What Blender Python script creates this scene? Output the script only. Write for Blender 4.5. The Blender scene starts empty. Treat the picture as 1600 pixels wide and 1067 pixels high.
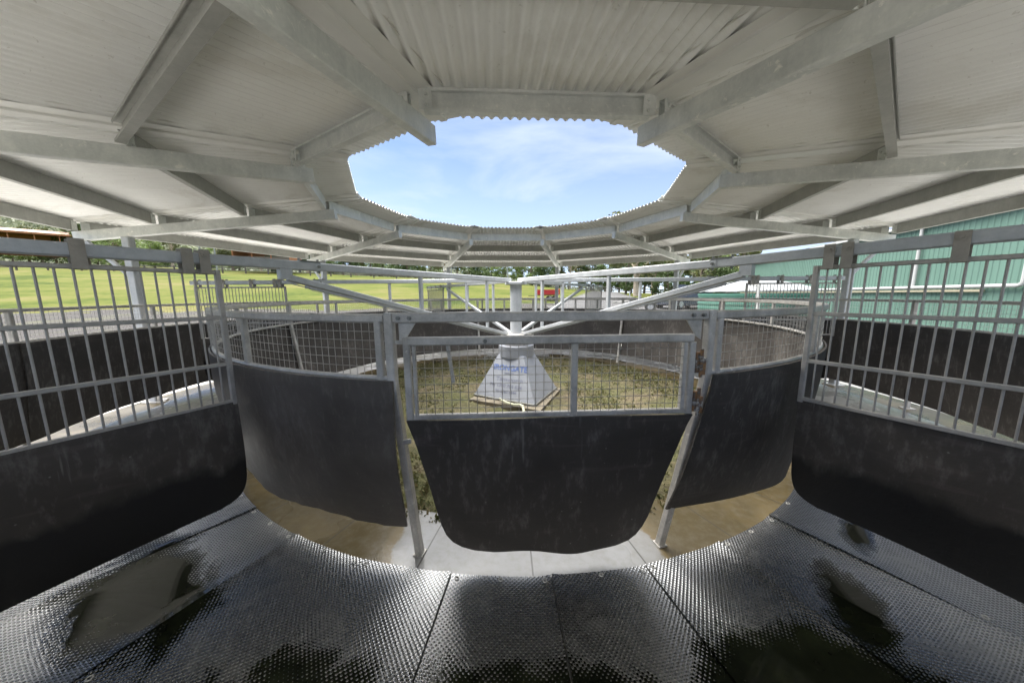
import bpy, math, random
import numpy as np
from mathutils import Vector, Matrix
from math import sin, cos, tan, pi, radians as rad, sqrt, atan2, hypot
C = bpy.context.scene
COL = C.collection
rng = random.Random(7)

# ------------------------------------------------------------------ camera
F_PX, PITCH, ROLL, YAW = 503.4, rad(8.216), rad(-0.412), rad(0.511)
cam = bpy.data.cameras.new('camera'); camo = bpy.data.objects.new('camera', cam); COL.objects.link(camo)
cam.sensor_width = 36; cam.lens = F_PX / 1600 * 36; cam.clip_start = 0.02; cam.clip_end = 4000
r0 = Vector((cos(YAW), sin(YAW), 0)); f0 = Vector((-sin(YAW), cos(YAW), 0)); Z = Vector((0, 0, 1))
fw = f0 * cos(PITCH) - Z * sin(PITCH); u0 = f0 * sin(PITCH) + Z * cos(PITCH)
rt = r0 * cos(ROLL) + u0 * sin(ROLL); up_ = -r0 * sin(ROLL) + u0 * cos(ROLL)
M = Matrix.Identity(4)
for i in range(3):
    M[i][0] = rt[i]; M[i][1] = up_[i]; M[i][2] = -fw[i]
M[0][3], M[1][3], M[2][3] = 0, -5.0, 1.55
camo.matrix_world = M
C.camera = camo

# ------------------------------------------------------------------ world and sun
SUN_EL, SUN_AZ = rad(62), rad(150)      # azimuth of the sun measured from +X, counter-clockwise
w = bpy.data.worlds.new('World'); C.world = w; w.use_nodes = True
nt = w.node_tree; nt.nodes.clear()
def N(t, ty, **kw):
    n = t.nodes.new(ty)
    for k, v in kw.items():
        if k in ('operation', 'blend_type', 'noise_dimensions', 'feature', 'wave_type', 'bands_direction', 'sky_type', 'sun_disc', 'data_type', 'interpolation_type', 'clamp', 'distance', 'vector_type', 'wave_profile', 'mode'): setattr(n, k, v)
        else: n.inputs[k.replace('_', ' ')].default_value = v
    return n
out = N(nt, 'ShaderNodeOutputWorld'); bg = N(nt, 'ShaderNodeBackground')
sky = N(nt, 'ShaderNodeTexSky', sky_type='NISHITA', sun_disc=False)
sky.sun_elevation = SUN_EL; sky.sun_rotation = pi / 2 - SUN_AZ
sky.air_density = 0.85; sky.dust_density = 0.3; sky.ozone_density = 2.5; sky.altitude = 3000
tc = N(nt, 'ShaderNodeTexCoord')
mp = N(nt, 'ShaderNodeMapping'); mp.inputs['Scale'].default_value = (1.0, 1.3, 3.6); mp.inputs['Location'].default_value = (0.4, 0.2, 0.35)
nz = N(nt, 'ShaderNodeTexNoise', Scale=1.7, Detail=7.0, Roughness=0.55, Distortion=0.35)
rmp = N(nt, 'ShaderNodeValToRGB'); rmp.color_ramp.elements[0].position = 0.42; rmp.color_ramp.elements[1].position = 0.67
rmp.color_ramp.elements[0].color = (0.10, 0.10, 0.10, 1); rmp.color_ramp.elements[1].color = (0.7, 0.7, 0.7, 1)
sepx = N(nt, 'ShaderNodeSeparateXYZ')
hz = N(nt, 'ShaderNodeMapRange'); hz.inputs['From Min'].default_value = 0.0; hz.inputs['From Max'].default_value = 0.5
hz.inputs['To Min'].default_value = 0.75; hz.inputs['To Max'].default_value = 0.0
mxm = N(nt, 'ShaderNodeMath', operation='MAXIMUM')
mixc = N(nt, 'ShaderNodeMix', data_type='RGBA'); mixc.inputs['B'].default_value = (3.4, 3.8, 4.7, 1)
L = nt.links.new
L(tc.outputs['Generated'], mp.inputs['Vector']); L(mp.outputs[0], nz.inputs['Vector']); L(nz.outputs['Fac'], rmp.inputs[0])
L(tc.outputs['Generated'], sepx.inputs[0]); L(sepx.outputs['Z'], hz.inputs['Value'])
L(rmp.outputs[0], mxm.inputs[0]); L(hz.outputs[0], mxm.inputs[1]); L(mxm.outputs[0], mixc.inputs['Factor'])
# thick bright cloud added overhead, out of view, to light interior and mats
oc = N(nt, 'ShaderNodeMapRange'); oc.inputs['From Min'].default_value = 0.50; oc.inputs['From Max'].default_value = 0.72; oc.inputs['To Max'].default_value = 0.92
L(sepx.outputs['Z'], oc.inputs['Value'])
mix2 = N(nt, 'ShaderNodeMix', data_type='RGBA'); mix2.inputs['B'].default_value = (18.5, 18.6, 18.7, 1)
L(oc.outputs[0], mix2.inputs['Factor']); L(mixc.outputs['Result'], mix2.inputs['A'])
L(sky.outputs[0], mixc.inputs['A']); L(mix2.outputs['Result'], bg.inputs['Color']); L(bg.outputs[0], out.inputs[0])
bg.inputs['Strength'].default_value = 0.05
sl = bpy.data.lights.new('sun', 'SUN'); so = bpy.data.objects.new('sun', sl); COL.objects.link(so)
sl.energy = 2.2; sl.angle = rad(60); sl.color = (1.0, 0.965, 0.91)
sd = Vector((cos(SUN_EL) * cos(SUN_AZ), cos(SUN_EL) * sin(SUN_AZ), sin(SUN_EL)))
so.rotation_euler = sd.to_track_quat('Z', 'Y').to_euler(); so.location = (0, 0, 60)
C.view_settings.view_transform = 'Standard'; C.view_settings.look = 'None'
C.view_settings.gamma = 1.0; C.view_settings.exposure = 2.5; C.view_settings.use_curve_mapping = False
C.render.engine = 'CYCLES'
C.cycles.max_bounces = 10; C.cycles.diffuse_bounces = 6; C.cycles.glossy_bounces = 4
C.cycles.use_denoising = True

# ------------------------------------------------------------------ mesh builder
WL = {}
class MB:
    def __init__(s): s.v = []; s.f = []; s.uv = None
    def add(s, vs, fs):
        b = len(s.v); s.v.extend([tuple(v) for v in vs]); s.f.extend([tuple(b + i for i in f) for f in fs])
    def box(s, c, size, rz=0.0, ax=None):
        """box centred at c; size along (x,y,z) of frame rotated rz, or of the given axes"""
        if ax is None: X = Vector((cos(rz), sin(rz), 0)); Y = Vector((-sin(rz), cos(rz), 0)); ZZ = Z
        else: X, Y, ZZ = [Vector(a).normalized() for a in ax]
        c = Vector(c); a, b, d = size[0] / 2, size[1] / 2, size[2] / 2
        vs = [c + X * (i * a) + Y * (j * b) + ZZ * (k * d) for k in (-1, 1) for i, j in ((-1, -1), (1, -1), (1, 1), (-1, 1))]
        s.add(vs, [(3, 2, 1, 0), (4, 5, 6, 7), (0, 1, 5, 4), (1, 2, 6, 5), (2, 3, 7, 6), (3, 0, 4, 7)])
    def prism(s, prof, A, B, side, upv, cap=True):
        """profile (list of (a,b)) swept from A to B; a along side, b along upv"""
        A, B, side, upv = Vector(A), Vector(B), Vector(side), Vector(upv)
        n = len(prof); vs = [A + side * a + upv * b for a, b in prof] + [B + side * a + upv * b for a, b in prof]
        fs = [(i, (i + 1) % n, n + (i + 1) % n, n + i) for i in range(n)]
        if cap: fs += [tuple(range(n))[::-1], tuple(range(n, 2 * n))]
        s.add(vs, fs)
    def bar(s, A, B, wd, ht, c=None, upv=Z):
        """rectangular hollow section look: chamfered rectangle bar, ht measured along upv"""
        A, B = Vector(A), Vector(B); d = (B - A).normalized(); sd_ = d.cross(Vector(upv))
        if sd_.length < 1e-4: sd_ = d.cross(Vector((1, 0, 0)))
        sd_.normalize(); u = sd_.cross(d)
        a, b = wd / 2, ht / 2; c = min(a, b) * 0.28 if c is None else c
        pr = [(-a + c, -b), (a - c, -b), (a, -b + c), (a, b - c), (a - c, b), (-a + c, b), (-a, b - c), (-a, -b + c)] if c > 0 else [(-a, -b), (a, -b), (a, b), (-a, b)]
        s.prism(pr, A, B, sd_, u)
    def rod(s, pts, r, n=6, closed=False, cap=True):
        pts = [Vector(p) for p in pts]; m = len(pts); rings = []
        prev = None
        for i, p in enumerate(pts):
            if closed: t = pts[(i + 1) % m] - pts[i - 1]
            else: t = pts[min(i + 1, m - 1)] - pts[max(i - 1, 0)]
            t.normalize()
            a = Z if abs(t.z) < 0.95 else Vector((1, 0, 0))
            x = t.cross(a).normalized() if prev is None else (prev - t * prev.dot(t)).normalized()
            prev = x; y = t.cross(x)
            rr = r[i] if isinstance(r, (list, tuple)) else r
            rings.append([p + (x * cos(2 * pi * k / n) + y * sin(2 * pi * k / n)) * rr for k in range(n)])
        vs = [v for g in rings for v in g]; fs = []
        for i in range(m if closed else m - 1):
            j = (i + 1) % m
            for k in range(n): fs.append((i * n + k, j * n + k, j * n + (k + 1) % n, i * n + (k + 1) % n))
        if cap and not closed: fs += [tuple(range(n)), tuple(range((m - 1) * n, m * n))[::-1]]
        s.add(vs, fs)
    def arc(s, R, z, a0, a1, wd, ht, step=2.0, full=False):
        """rectangular rail swept on a circle; a in degrees"""
        n = max(2, int(abs(a1 - a0) / step) + 1); pr = [(-wd / 2, -ht / 2), (wd / 2, -ht / 2), (wd / 2, ht / 2), (-wd / 2, ht / 2)]
        c = min(wd, ht) * 0.22
        a, b = wd / 2, ht / 2
        pr = [(-a + c, -b), (a - c, -b), (a, -b + c), (a, b - c), (a - c, b), (-a + c, b), (-a, b - c), (-a, -b + c)]
        vs = []; fs = []; m = len(pr)
        for i in range(n + 1):
            t = rad(a0 + (a1 - a0) * i / n)
            for p, q in pr: vs.append(((R + p) * cos(t), (R + p) * sin(t), z + q))
        for i in range(n):
            for k in range(m): fs.append((i * m + k, (i + 1) * m + k, (i + 1) * m + (k + 1) % m, i * m + (k + 1) % m))
        fs += [tuple(range(m)), tuple(range(n * m, n * m + m))[::-1]]
        s.add(vs, fs)
    def lathe(s, prof, c=(0, 0, 0), n=24):
        vs = []; fs = []; m = len(prof)
        for i in range(n):
            t = 2 * pi * i / n
            for r, z in prof: vs.append((c[0] + r * cos(t), c[1] + r * sin(t), c[2] + z))
        for i in range(n):
            j = (i + 1) % n
            for k in range(m - 1): fs.append((i * m + k, j * m + k, j * m + k + 1, i * m + k + 1))
        fs.append(tuple(i * m for i in range(n))[::-1]); fs.append(tuple(i * m + m - 1 for i in range(n)))
        s.add(vs, fs)
    def slab(s, poly, z0, z1):
        n = len(poly); vs = [(x, y, z0) for x, y in poly] + [(x, y, z1) for x, y in poly]
        s.add(vs, [tuple(range(n))[::-1], tuple(range(n, 2 * n))] + [(i, (i + 1) % n, n + (i + 1) % n, n + i) for i in range(n)])
    def grid(s, fn, nu, nv, thick=None):
        """fn(u,v)->point, u,v in 0..1; thick = function giving offset vector for a closed sheet"""
        P = [[Vector(fn(i / nu, j / nv)) for j in range(nv + 1)] for i in range(nu + 1)]
        vs = [p for r in P for p in r]; W = nv + 1
        fs = [(i * W + j, (i + 1) * W + j, (i + 1) * W + j + 1, i * W + j + 1) for i in range(nu) for j in range(nv)]
        if thick:
            b = len(vs)
            vs += [P[i][j] + Vector(thick(i / nu, j / nv)) for i in range(nu + 1) for j in range(nv + 1)]
            fs += [(b + i * W + j, b + i * W + j + 1, b + (i + 1) * W + j + 1, b + (i + 1) * W + j) for i in range(nu) for j in range(nv)]
            for i in range(nu):
                fs.append((i * W, b + i * W, b + (i + 1) * W, (i + 1) * W)); k = i * W + nv; l = (i + 1) * W + nv
                fs.append((k, l, b + l, b + k))
            for j in range(nv):
                fs.append((j, j + 1, b + j + 1, b + j)); k = nu * W + j
                fs.append((k, b + k, b + k + 1, k + 1))
        s.add(vs, fs)
    def build(s, name, mat, parent=None, sharp=32, uv=None, recalc=True):
        me = bpy.data.meshes.new(name)
        off = WL.get(parent.name, (0, 0, 0)) if parent else (0, 0, 0)
        vs = s.v if off == (0, 0, 0) else [(x - off[0], y - off[1], z - off[2]) for x, y, z in s.v]
        me.from_pydata(vs, [], s.f); me.update()
        if recalc:
            import bmesh
            bm = bmesh.new(); bm.from_mesh(me); bmesh.ops.recalc_face_normals(bm, faces=bm.faces); bm.to_mesh(me); bm.free()
        me.materials.append(mat)
        me.polygons.foreach_set('use_smooth', [True] * len(me.polygons))
        if sharp is not None: me.set_sharp_from_angle(angle=rad(sharp))
        if uv is not None:
            lay = me.uv_layers.new(name='uv'); idx = np.zeros(len(me.loops), dtype=np.int32); me.loops.foreach_get('vertex_index', idx)
            lay.data.foreach_set('uv', np.array(uv, dtype=np.float32)[idx].ravel())
        o = bpy.data.objects.new(name, me); COL.objects.link(o)
        if parent: o.parent = parent
        WL[o.name] = off
        return o
def tag(o, label=None, cat=None, group=None, kind=None):
    if label: o['label'] = label
    if cat: o['category'] = cat
    if group: o['group'] = group
    if kind: o['kind'] = kind
    return o
def thing(name, label, cat, loc=(0, 0, 0), group=None):
    o = bpy.data.objects.new(name, None); COL.objects.link(o); o.location = loc; WL[o.name] = tuple(loc)
    o.empty_display_size = 0.1
    return tag(o, label, cat, group)
def dup(root, loc=None, rz=0.0, label=None, group=None, scale=None):
    r = root.copy(); COL.objects.link(r); r.rotation_euler = (0, 0, rz)
    if loc is not None: r.location = loc
    if scale is not None: r.scale = (scale, scale, scale) if not isinstance(scale, tuple) else scale
    if label: r['label'] = label
    if group: r['group'] = group
    for ch in list(root.children):
        c = ch.copy(); COL.objects.link(c); c.parent = r
        for g in list(ch.children):
            d = g.copy(); COL.objects.link(d); d.parent = c
    return r
def pol(R, a, z=0.0): return Vector((R * cos(rad(a)), R * sin(rad(a)), z))

# ------------------------------------------------------------------ materials
def mat(name):
    m = bpy.data.materials.new(name); m.use_nodes = True; t = m.node_tree; t.nodes.clear()
    o = t.nodes.new('ShaderNodeOutputMaterial'); b = t.nodes.new('ShaderNodeBsdfPrincipled'); t.links.new(b.outputs[0], o.inputs[0])
    return m, t, b
def setb(b, **k):
    for a, v in k.items(): b.inputs[a.replace('_', ' ')].default_value = v
def ramp(t, fac, stops, interp='LINEAR'):
    r = t.nodes.new('ShaderNodeValToRGB'); r.color_ramp.interpolation = interp; e = r.color_ramp.elements
    while len(e) < len(stops): e.new(0.5)
    for i, (p, c) in enumerate(stops):
        e[i].position = p; e[i].color = (c[0], c[1], c[2], 1) if isinstance(c, (tuple, list)) else (c, c, c, 1)
    t.links.new(fac, r.inputs[0]); return r.outputs[0]
def noise(t, vec, scale, detail=5, rough=0.55, dist=0.0, dim='3D'):
    n = t.nodes.new('ShaderNodeTexNoise'); n.noise_dimensions = dim; n.inputs['Scale'].default_value = scale; n.inputs['Detail'].default_value = detail
    n.inputs['Roughness'].default_value = rough; n.inputs['Distortion'].default_value = dist
    if vec is not None: t.links.new(vec, n.inputs['Vector'])
    return n.outputs['Fac']
def objco(t, scale=(1, 1, 1), world=False):
    if world: g = t.nodes.new('ShaderNodeNewGeometry'); src = g.outputs['Position']
    else: g = t.nodes.new('ShaderNodeTexCoord'); src = g.outputs['Object']
    m = t.nodes.new('ShaderNodeMapping'); m.inputs['Scale'].default_value = scale; t.links.new(src, m.inputs['Vector']); return m.outputs[0]
def mixcol(t, fac, a, b, mode='MIX'):
    m = t.nodes.new('ShaderNodeMix'); m.data_type = 'RGBA'; m.blend_type = mode
    for s_, v in (('Factor', fac), ('A', a), ('B', b)):
        if isinstance(v, (int, float)): m.inputs[s_].default_value = v
        elif isinstance(v, tuple): m.inputs[s_].default_value = (v[0], v[1], v[2], 1)
        else: t.links.new(v, m.inputs[s_])
    return m.outputs['Result']
def math_(t, op, a, b=None, c=None):
    m = t.nodes.new('ShaderNodeMath'); m.operation = op
    for i, v in enumerate((a, b, c)):
        if v is None: continue
        if isinstance(v, (int, float)): m.inputs[i].default_value = v
        else: t.links.new(v, m.inputs[i])
    return m.outputs[0]
def bump(t, b, h, dist=0.01, strength=1.0):
    n = t.nodes.new('ShaderNodeBump'); n.inputs['Distance'].default_value = dist; n.inputs['Strength'].default_value = strength
    t.links.new(h, n.inputs['Height']); t.links.new(n.outputs[0], b.inputs['Normal'])

def m_galv(name, lo, hi, metal=0.55, rough=(0.34, 0.6), scale=9, spot=None):
    m, t, b = mat(name); co = objco(t, world=False)
    n1 = noise(t, co, scale, 6, 0.6, 0.3); n2 = noise(t, co, scale * 9, 3, 0.6)
    n3 = noise(t, objco(t, (1, 1, 0.15)), 22, 4, 0.6)
    f = math_(t, 'ADD', math_(t, 'MULTIPLY', n1, 0.6), math_(t, 'ADD', math_(t, 'MULTIPLY', n2, 0.2), math_(t, 'MULTIPLY', n3, 0.2)))
    c = ramp(t, f, [(0.34, lo), (0.66, hi)])
    if spot:
        s = noise(t, co, 14, 7, 0.7, 0.5); sm = ramp(t, s, [(0.60, 0.0), (0.68, 1.0)])
        c = mixcol(t, sm, c, spot)
    t.links.new(c, b.inputs['Base Color']); r = ramp(t, n1, [(0.3, rough[0]), (0.7, rough[1])]); t.links.new(r, b.inputs['Roughness'])
    setb(b, Metallic=metal); bump(t, b, n2, 0.002, 0.35); return m
GALV = m_galv('galvanised_steel', (0.32, 0.31, 0.295), (0.52, 0.51, 0.49), 0.3)
GALVF = m_galv('galvanised_fence', (0.30, 0.285, 0.26), (0.62, 0.59, 0.545), 0.15, spot=(0.74, 0.71, 0.65))
GALVL = m_galv('galvanised_beam', (0.52, 0.54, 0.525), (0.78, 0.79, 0.755), 0.12, (0.4, 0.65), 6, spot=(0.88, 0.87, 0.82))
PURL = m_galv('galvanised_purlin', (0.32, 0.325, 0.30), (0.46, 0.46, 0.43), 0.2, (0.4, 0.6), 6)
ARMM = m_galv('galvanised_arm', (0.37, 0.385, 0.40), (0.55, 0.565, 0.58), 0.2, (0.35, 0.55), 7)
BRKT = m_galv('dull_bracket_steel', (0.30, 0.275, 0.24), (0.42, 0.385, 0.34), 0.3, (0.5, 0.7), 12)
BARM = m_galv('grille_bar_steel', (0.34, 0.32, 0.29), (0.54, 0.51, 0.47), 0.3, (0.45, 0.65), 16)
BOLT = m_galv('bolt_steel', (0.14, 0.14, 0.13), (0.3, 0.3, 0.28), 0.6, (0.35, 0.5), 30)
m, t, b = mat('rusty_steel'); co = objco(t)
t.links.new(ramp(t, noise(t, co, 16, 7, 0.7, 0.6), [(0.44, (0.44, 0.43, 0.40)), (0.50, (0.12, 0.10, 0.085)), (0.58, (0.30, 0.16, 0.07)), (0.7, (0.40, 0.26, 0.12))]), b.inputs['Base Color']); setb(b, Roughness=0.75, Metallic=0.2); RUST = m

m, t, b = mat('roof_sheet'); co = objco(t)
n1 = noise(t, co, 2.2, 6, 0.6); n2 = noise(t, objco(t, (1, 1, 1)), 40, 3, 0.6)
c = ramp(t, n1, [(0.3, (0.78, 0.78, 0.755)), (0.7, (0.84, 0.84, 0.815))])
st_ = noise(t, co, 1.1, 8, 0.7, 0.8)
c = mixcol(t, ramp(t, st_, [(0.54, 0.0), (0.66, 0.28)]), c, (0.50, 0.47, 0.40))
c = mixcol(t, ramp(t, n2, [(0.66, 0.0), (0.72, 0.4)]), c, (0.42, 0.40, 0.35))
t.links.new(c, b.inputs['Base Color']); setb(b, Roughness=0.26); SHEET = m
m, t, b = mat('ridge_capping'); co = objco(t)
t.links.new(ramp(t, noise(t, co, 3, 5), [(0.3, (0.66, 0.66, 0.62)), (0.7, (0.76, 0.75, 0.71))]), b.inputs['Base Color']); setb(b, Roughness=0.32); CAP = m

def m_rubber(name, lo=0.05, hi=0.088, ro=(0.45, 0.66), wetline=None):
    m, t, b = mat(name); co = objco(t)
    n1 = noise(t, co, 2.3, 8, 0.62, 0.4); n2 = noise(t, objco(t, (1, 1, 0.35)), 26, 6, 0.7); n3 = noise(t, objco(t, (1, 1, 1)), 90, 3, 0.6)
    c = ramp(t, n1, [(0.3, (lo * 0.9, lo * 0.79, lo * 0.69)), (0.72, (hi * 0.9, hi * 0.79, hi * 0.69))])
    c = mixcol(t, ramp(t, math_(t, 'MULTIPLY', n2, math_(t, 'ADD', n1, 0.45)), [(0.50, 0.0), (0.72, 0.58)]), c, (0.21, 0.195, 0.175))
    sp = t.nodes.new('ShaderNodeTexVoronoi'); sp.inputs['Scale'].default_value = 17; t.links.new(co, sp.inputs['Vector'])
    dots = ramp(t, sp.outputs['Distance'], [(0.04, 0.8), (0.09, 0.0)])
    cell = t.nodes.new('ShaderNodeSeparateColor'); t.links.new(sp.outputs['Color'], cell.inputs[0])
    dots = math_(t, 'MULTIPLY', dots, math_(t, 'GREATER_THAN', cell.outputs[0], 0.62))
    c = mixcol(t, dots, c, (0.22, 0.21, 0.19))
    dr = noise(t, objco(t, (34, 34, 1.6)), 1.0, 3, 0.5); dm = noise(t, objco(t, (3, 3, 2)), 1.3, 3, 0.5)
    c = mixcol(t, math_(t, 'MULTIPLY', ramp(t, dr, [(0.68, 0.0), (0.74, 0.55)]), ramp(t, dm, [(0.50, 0.0), (0.62, 1.0)])), c, (0.24, 0.23, 0.21))
    # long scuffs
    sc = noise(t, objco(t, (1.2, 1.2, 9)), 1.6, 4, 0.5, 1.2)
    c = mixcol(t, ramp(t, sc, [(0.60, 0.0), (0.68, 0.14), (0.73, 0.0)]), c, (0.22, 0.175, 0.165))
    rr = ramp(t, n1, [(0.3, ro[0]), (0.7, ro[1])])
    if wetline:
        sx = t.nodes.new('ShaderNodeSeparateXYZ'); t.links.new(co, sx.inputs[0])
        e = math_(t, 'ADD', sx.outputs[2], math_(t, 'MULTIPLY_ADD', noise(t, objco(t, (1, 1, 0.6)), 3.2, 6, 0.55, 0.3), 0.34, -0.17))
        wm = ramp(t, e, [(wetline - 0.03, 1.0), (wetline + 0.03, 0.0)])
        c = mixcol(t, wm, c, (0.019, 0.018, 0.017)); rr = mixcol(t, wm, rr, (0.36, 0.36, 0.36))
    t.links.new(c, b.inputs['Base Color'])
    t.links.new(rr, b.inputs['Roughness']); b.inputs['Specular IOR Level'].default_value = 0.36
    h = math_(t, 'ADD', math_(t, 'MULTIPLY', n1, 1.5), math_(t, 'ADD', math_(t, 'MULTIPLY', n2, 0.25), math_(t, 'MULTIPLY', n3, 0.12)))
    bump(t, b, h, 0.012, 0.5); return m
RUB = m_rubber('belt_rubber'); RUBW = m_rubber('worn_belt_rubber', 0.075, 0.16, (0.32, 0.5)); RUBD = m_rubber('stained_belt_rubber', 0.055, 0.105, (0.45, 0.62), 0.53)

# studded mat with water lying in the hollows
PUD = [(-1.98, -3.52, 0.46, 0.26, -35), (-0.75, -4.14, 0.54, 0.24, -20), (0.05, -4.10, 0.64, 0.24, 2), (1.12, -4.05, 0.50, 0.33, 18), (1.66, -3.60, 0.26, 0.13, 55),
       (2.2, -3.10, 0.20, 0.09, 50), (-3.6, -2.2, 0.5, 0.3, 40), (3.7, -2.3, 0.5, 0.3, -40), (-3.0, -3.3, 0.35, 0.22, 20), (3.1, -3.1, 0.4, 0.2, -30), (0.2, -4.6, 1.2, 0.3, 0), (-4.3, 0.3, 0.3, 0.6, 0), (4.3, 0.5, 0.3, 0.6, 0), (0.3, 4.3, 0.8, 0.3, 0), (-2.6, 3.3, 0.6, 0.3, 40), (2.8, 3.2, 0.6, 0.3, -40)]
def m_mat():
    m, t, b = mat('wet_stud_rubber')
    uvn = t.nodes.new('ShaderNodeUVMap'); uvn.uv_map = 'uv'
    s = t.nodes.new('ShaderNodeSeparateXYZ'); t.links.new(uvn.outputs[0], s.inputs[0])
    P = 0.0235
    k = 2 * pi / P
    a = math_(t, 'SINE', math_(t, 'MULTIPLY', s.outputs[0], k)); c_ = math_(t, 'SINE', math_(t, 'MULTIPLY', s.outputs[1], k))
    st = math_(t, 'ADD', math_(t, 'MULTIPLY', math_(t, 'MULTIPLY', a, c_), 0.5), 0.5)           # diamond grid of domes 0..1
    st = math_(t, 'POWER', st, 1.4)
    g = t.nodes.new('ShaderNodeNewGeometry'); pos = g.outputs['Position']
    dist = None
    for x, y, ra, rb, an in PUD:
        mp = t.nodes.new('ShaderNodeMapping'); mp.vector_type = 'TEXTURE'; mp.inputs['Location'].default_value = (x, y, 0)
        mp.inputs['Rotation'].default_value = (0, 0, rad(an)); mp.inputs['Scale'].default_value = (ra, rb, 50)
        t.links.new(pos, mp.inputs['Vector']); ln = t.nodes.new('ShaderNodeVectorMath'); ln.operation = 'LENGTH'; t.links.new(mp.outputs[0], ln.inputs[0])
        dist = ln.outputs['Value'] if dist is None else math_(t, 'MINIMUM', dist, ln.outputs['Value'])
    nn = noise(t, pos, 2.2, 7, 0.68, 0.8); n4 = noise(t, pos, 30, 3, 0.6)
    lvl = math_(t, 'SUBTRACT', math_(t, 'MULTIPLY_ADD', nn, 2.0, 0.15), dist)                    # >0 inside the pool
    lvl = math_(t, 'MULTIPLY_ADD', lvl, 2.2, math_(t, 'MULTIPLY_ADD', n4, 0.5, -0.12))
    wet = t.nodes.new('ShaderNodeClamp'); wet.inputs['Max'].default_value = 1.7; t.links.new(lvl, wet.inputs[0]); lvl = wet.outputs[0]
    diff = math_(t, 'SUBTRACT', lvl, st)                                                       # water above stud
    msk = ramp(t, math_(t, 'MULTIPLY_ADD', diff, 4.0, 0.5), [(0.0, 0.0), (1.0, 1.0)])
    h = math_(t, 'MAXIMUM', st, math_(t, 'MINIMUM', lvl, 1.0))
    n5 = noise(t, pos, 1.3, 4, 0.6)
    dry = ramp(t, n5, [(0.35, (0.010, 0.010, 0.011)), (0.7, (0.020, 0.021, 0.018))])
    wt = ramp(t, noise(t, pos, 5, 6, 0.65), [(0.3, (0.006, 0.007, 0.004)), (0.5, (0.011, 0.013, 0.007)), (0.75, (0.022, 0.026, 0.012))])
    dirt = ramp(t, noise(t, pos, 3.3, 8, 0.72, 0.6), [(0.52, 0.0), (0.68, 0.75)])
    dry = mixcol(t, dirt, dry, (0.055, 0.050, 0.040))
    t.links.new(mixcol(t, msk, dry, wt), b.inputs['Base Color'])
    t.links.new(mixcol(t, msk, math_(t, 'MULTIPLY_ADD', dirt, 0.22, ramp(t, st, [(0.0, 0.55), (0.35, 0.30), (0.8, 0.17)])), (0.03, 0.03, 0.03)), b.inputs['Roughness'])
    t.links.new(math_(t, 'MULTIPLY_ADD', msk, -2.73, 4.0), b.inputs['IOR']); bump(t, b, h, 0.0021, 1.0); return m
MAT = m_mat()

def m_conc():
    m, t, b = mat('wet_concrete'); co = objco(t, world=True)
    n1 = noise(t, co, 1.3, 7, 0.6, 0.3); n2 = noise(t, co, 18, 6, 0.7); n3 = noise(t, co, 0.8, 4, 0.5)
    sx0 = t.nodes.new('ShaderNodeSeparateXYZ'); t.links.new(co, sx0.inputs[0])
    n1 = math_(t, 'SUBTRACT', math_(t, 'ADD', n1, 0.10), math_(t, 'MULTIPLY', ramp(t, math_(t, 'ABSOLUTE', math_(t, 'ADD', sx0.outputs[0], -0.05)), [(0.72, 0.0), (0.98, 1.0)]), 0.28))
    c = ramp(t, n1, [(0.30, (0.080, 0.060, 0.026)), (0.46, (0.15, 0.112, 0.052)), (0.50, (0.23, 0.226, 0.218)), (0.75, (0.29, 0.29, 0.286))])
    c = mixcol(t, ramp(t, n2, [(0.45, 0.0), (0.75, 0.45)]), c, (0.16, 0.145, 0.11))
    sx = t.nodes.new('ShaderNodeSeparateXYZ'); t.links.new(co, sx.inputs[0])
    an = math_(t, 'ABSOLUTE', math_(t, 'SUBTRACT', math_(t, 'FRACT', math_(t, 'MULTIPLY_ADD', math_(t, 'ARCTAN2', sx.outputs[1], sx.outputs[0]), 5.1, 0.37)), 0.5))
    c = mixcol(t, ramp(t, an, [(0.004, 0.85), (0.009, 0.0)]), c, (0.05, 0.045, 0.035))
    t.links.new(c, b.inputs['Base Color'])
    t.links.new(ramp(t, n3, [(0.40, 0.12), (0.52, 0.30), (0.62, 0.45)]), b.inputs['Roughness'])
    bump(t, b, math_(t, 'MULTIPLY_ADD', n2, 0.4, n1), 0.004, 0.5); return m
CONC = m_conc()
m, t, b = mat('slab_concrete'); co = objco(t)
t.links.new(ramp(t, noise(t, co, 6, 7, 0.65), [(0.3, (0.11, 0.09, 0.06)), (0.7, (0.22, 0.19, 0.14))]), b.inputs['Base Color']); setb(b, Roughness=0.8); bump(t, b, noise(t, co, 25, 5), 0.01, 0.5); SLAB = m
m, t, b = mat('infield_soil'); co = objco(t, world=True)
n1 = noise(t, co, 1.6, 6, 0.6); n2 = noise(t, co, 14, 7, 0.75); n3 = noise(t, co, 70, 4, 0.7)
c1 = ramp(t, n2, [(0.32, (0.035, 0.034, 0.014)), (0.5, (0.078, 0.080, 0.027)), (0.62, (0.12, 0.113, 0.045)), (0.75, (0.19, 0.17, 0.085))])
c2 = ramp(t, n2, [(0.32, (0.06, 0.048, 0.03)), (0.5, (0.13, 0.10, 0.06)), (0.7, (0.22, 0.18, 0.115))])
t.links.new(mixcol(t, ramp(t, n1, [(0.42, 0.0), (0.62, 0.85)]), c1, c2), b.inputs['Base Color']); setb(b, Roughness=0.95)
bump(t, b, math_(t, 'ADD', n2, math_(t, 'MULTIPLY', n3, 0.5)), 0.05, 0.8); SOIL = m
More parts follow.
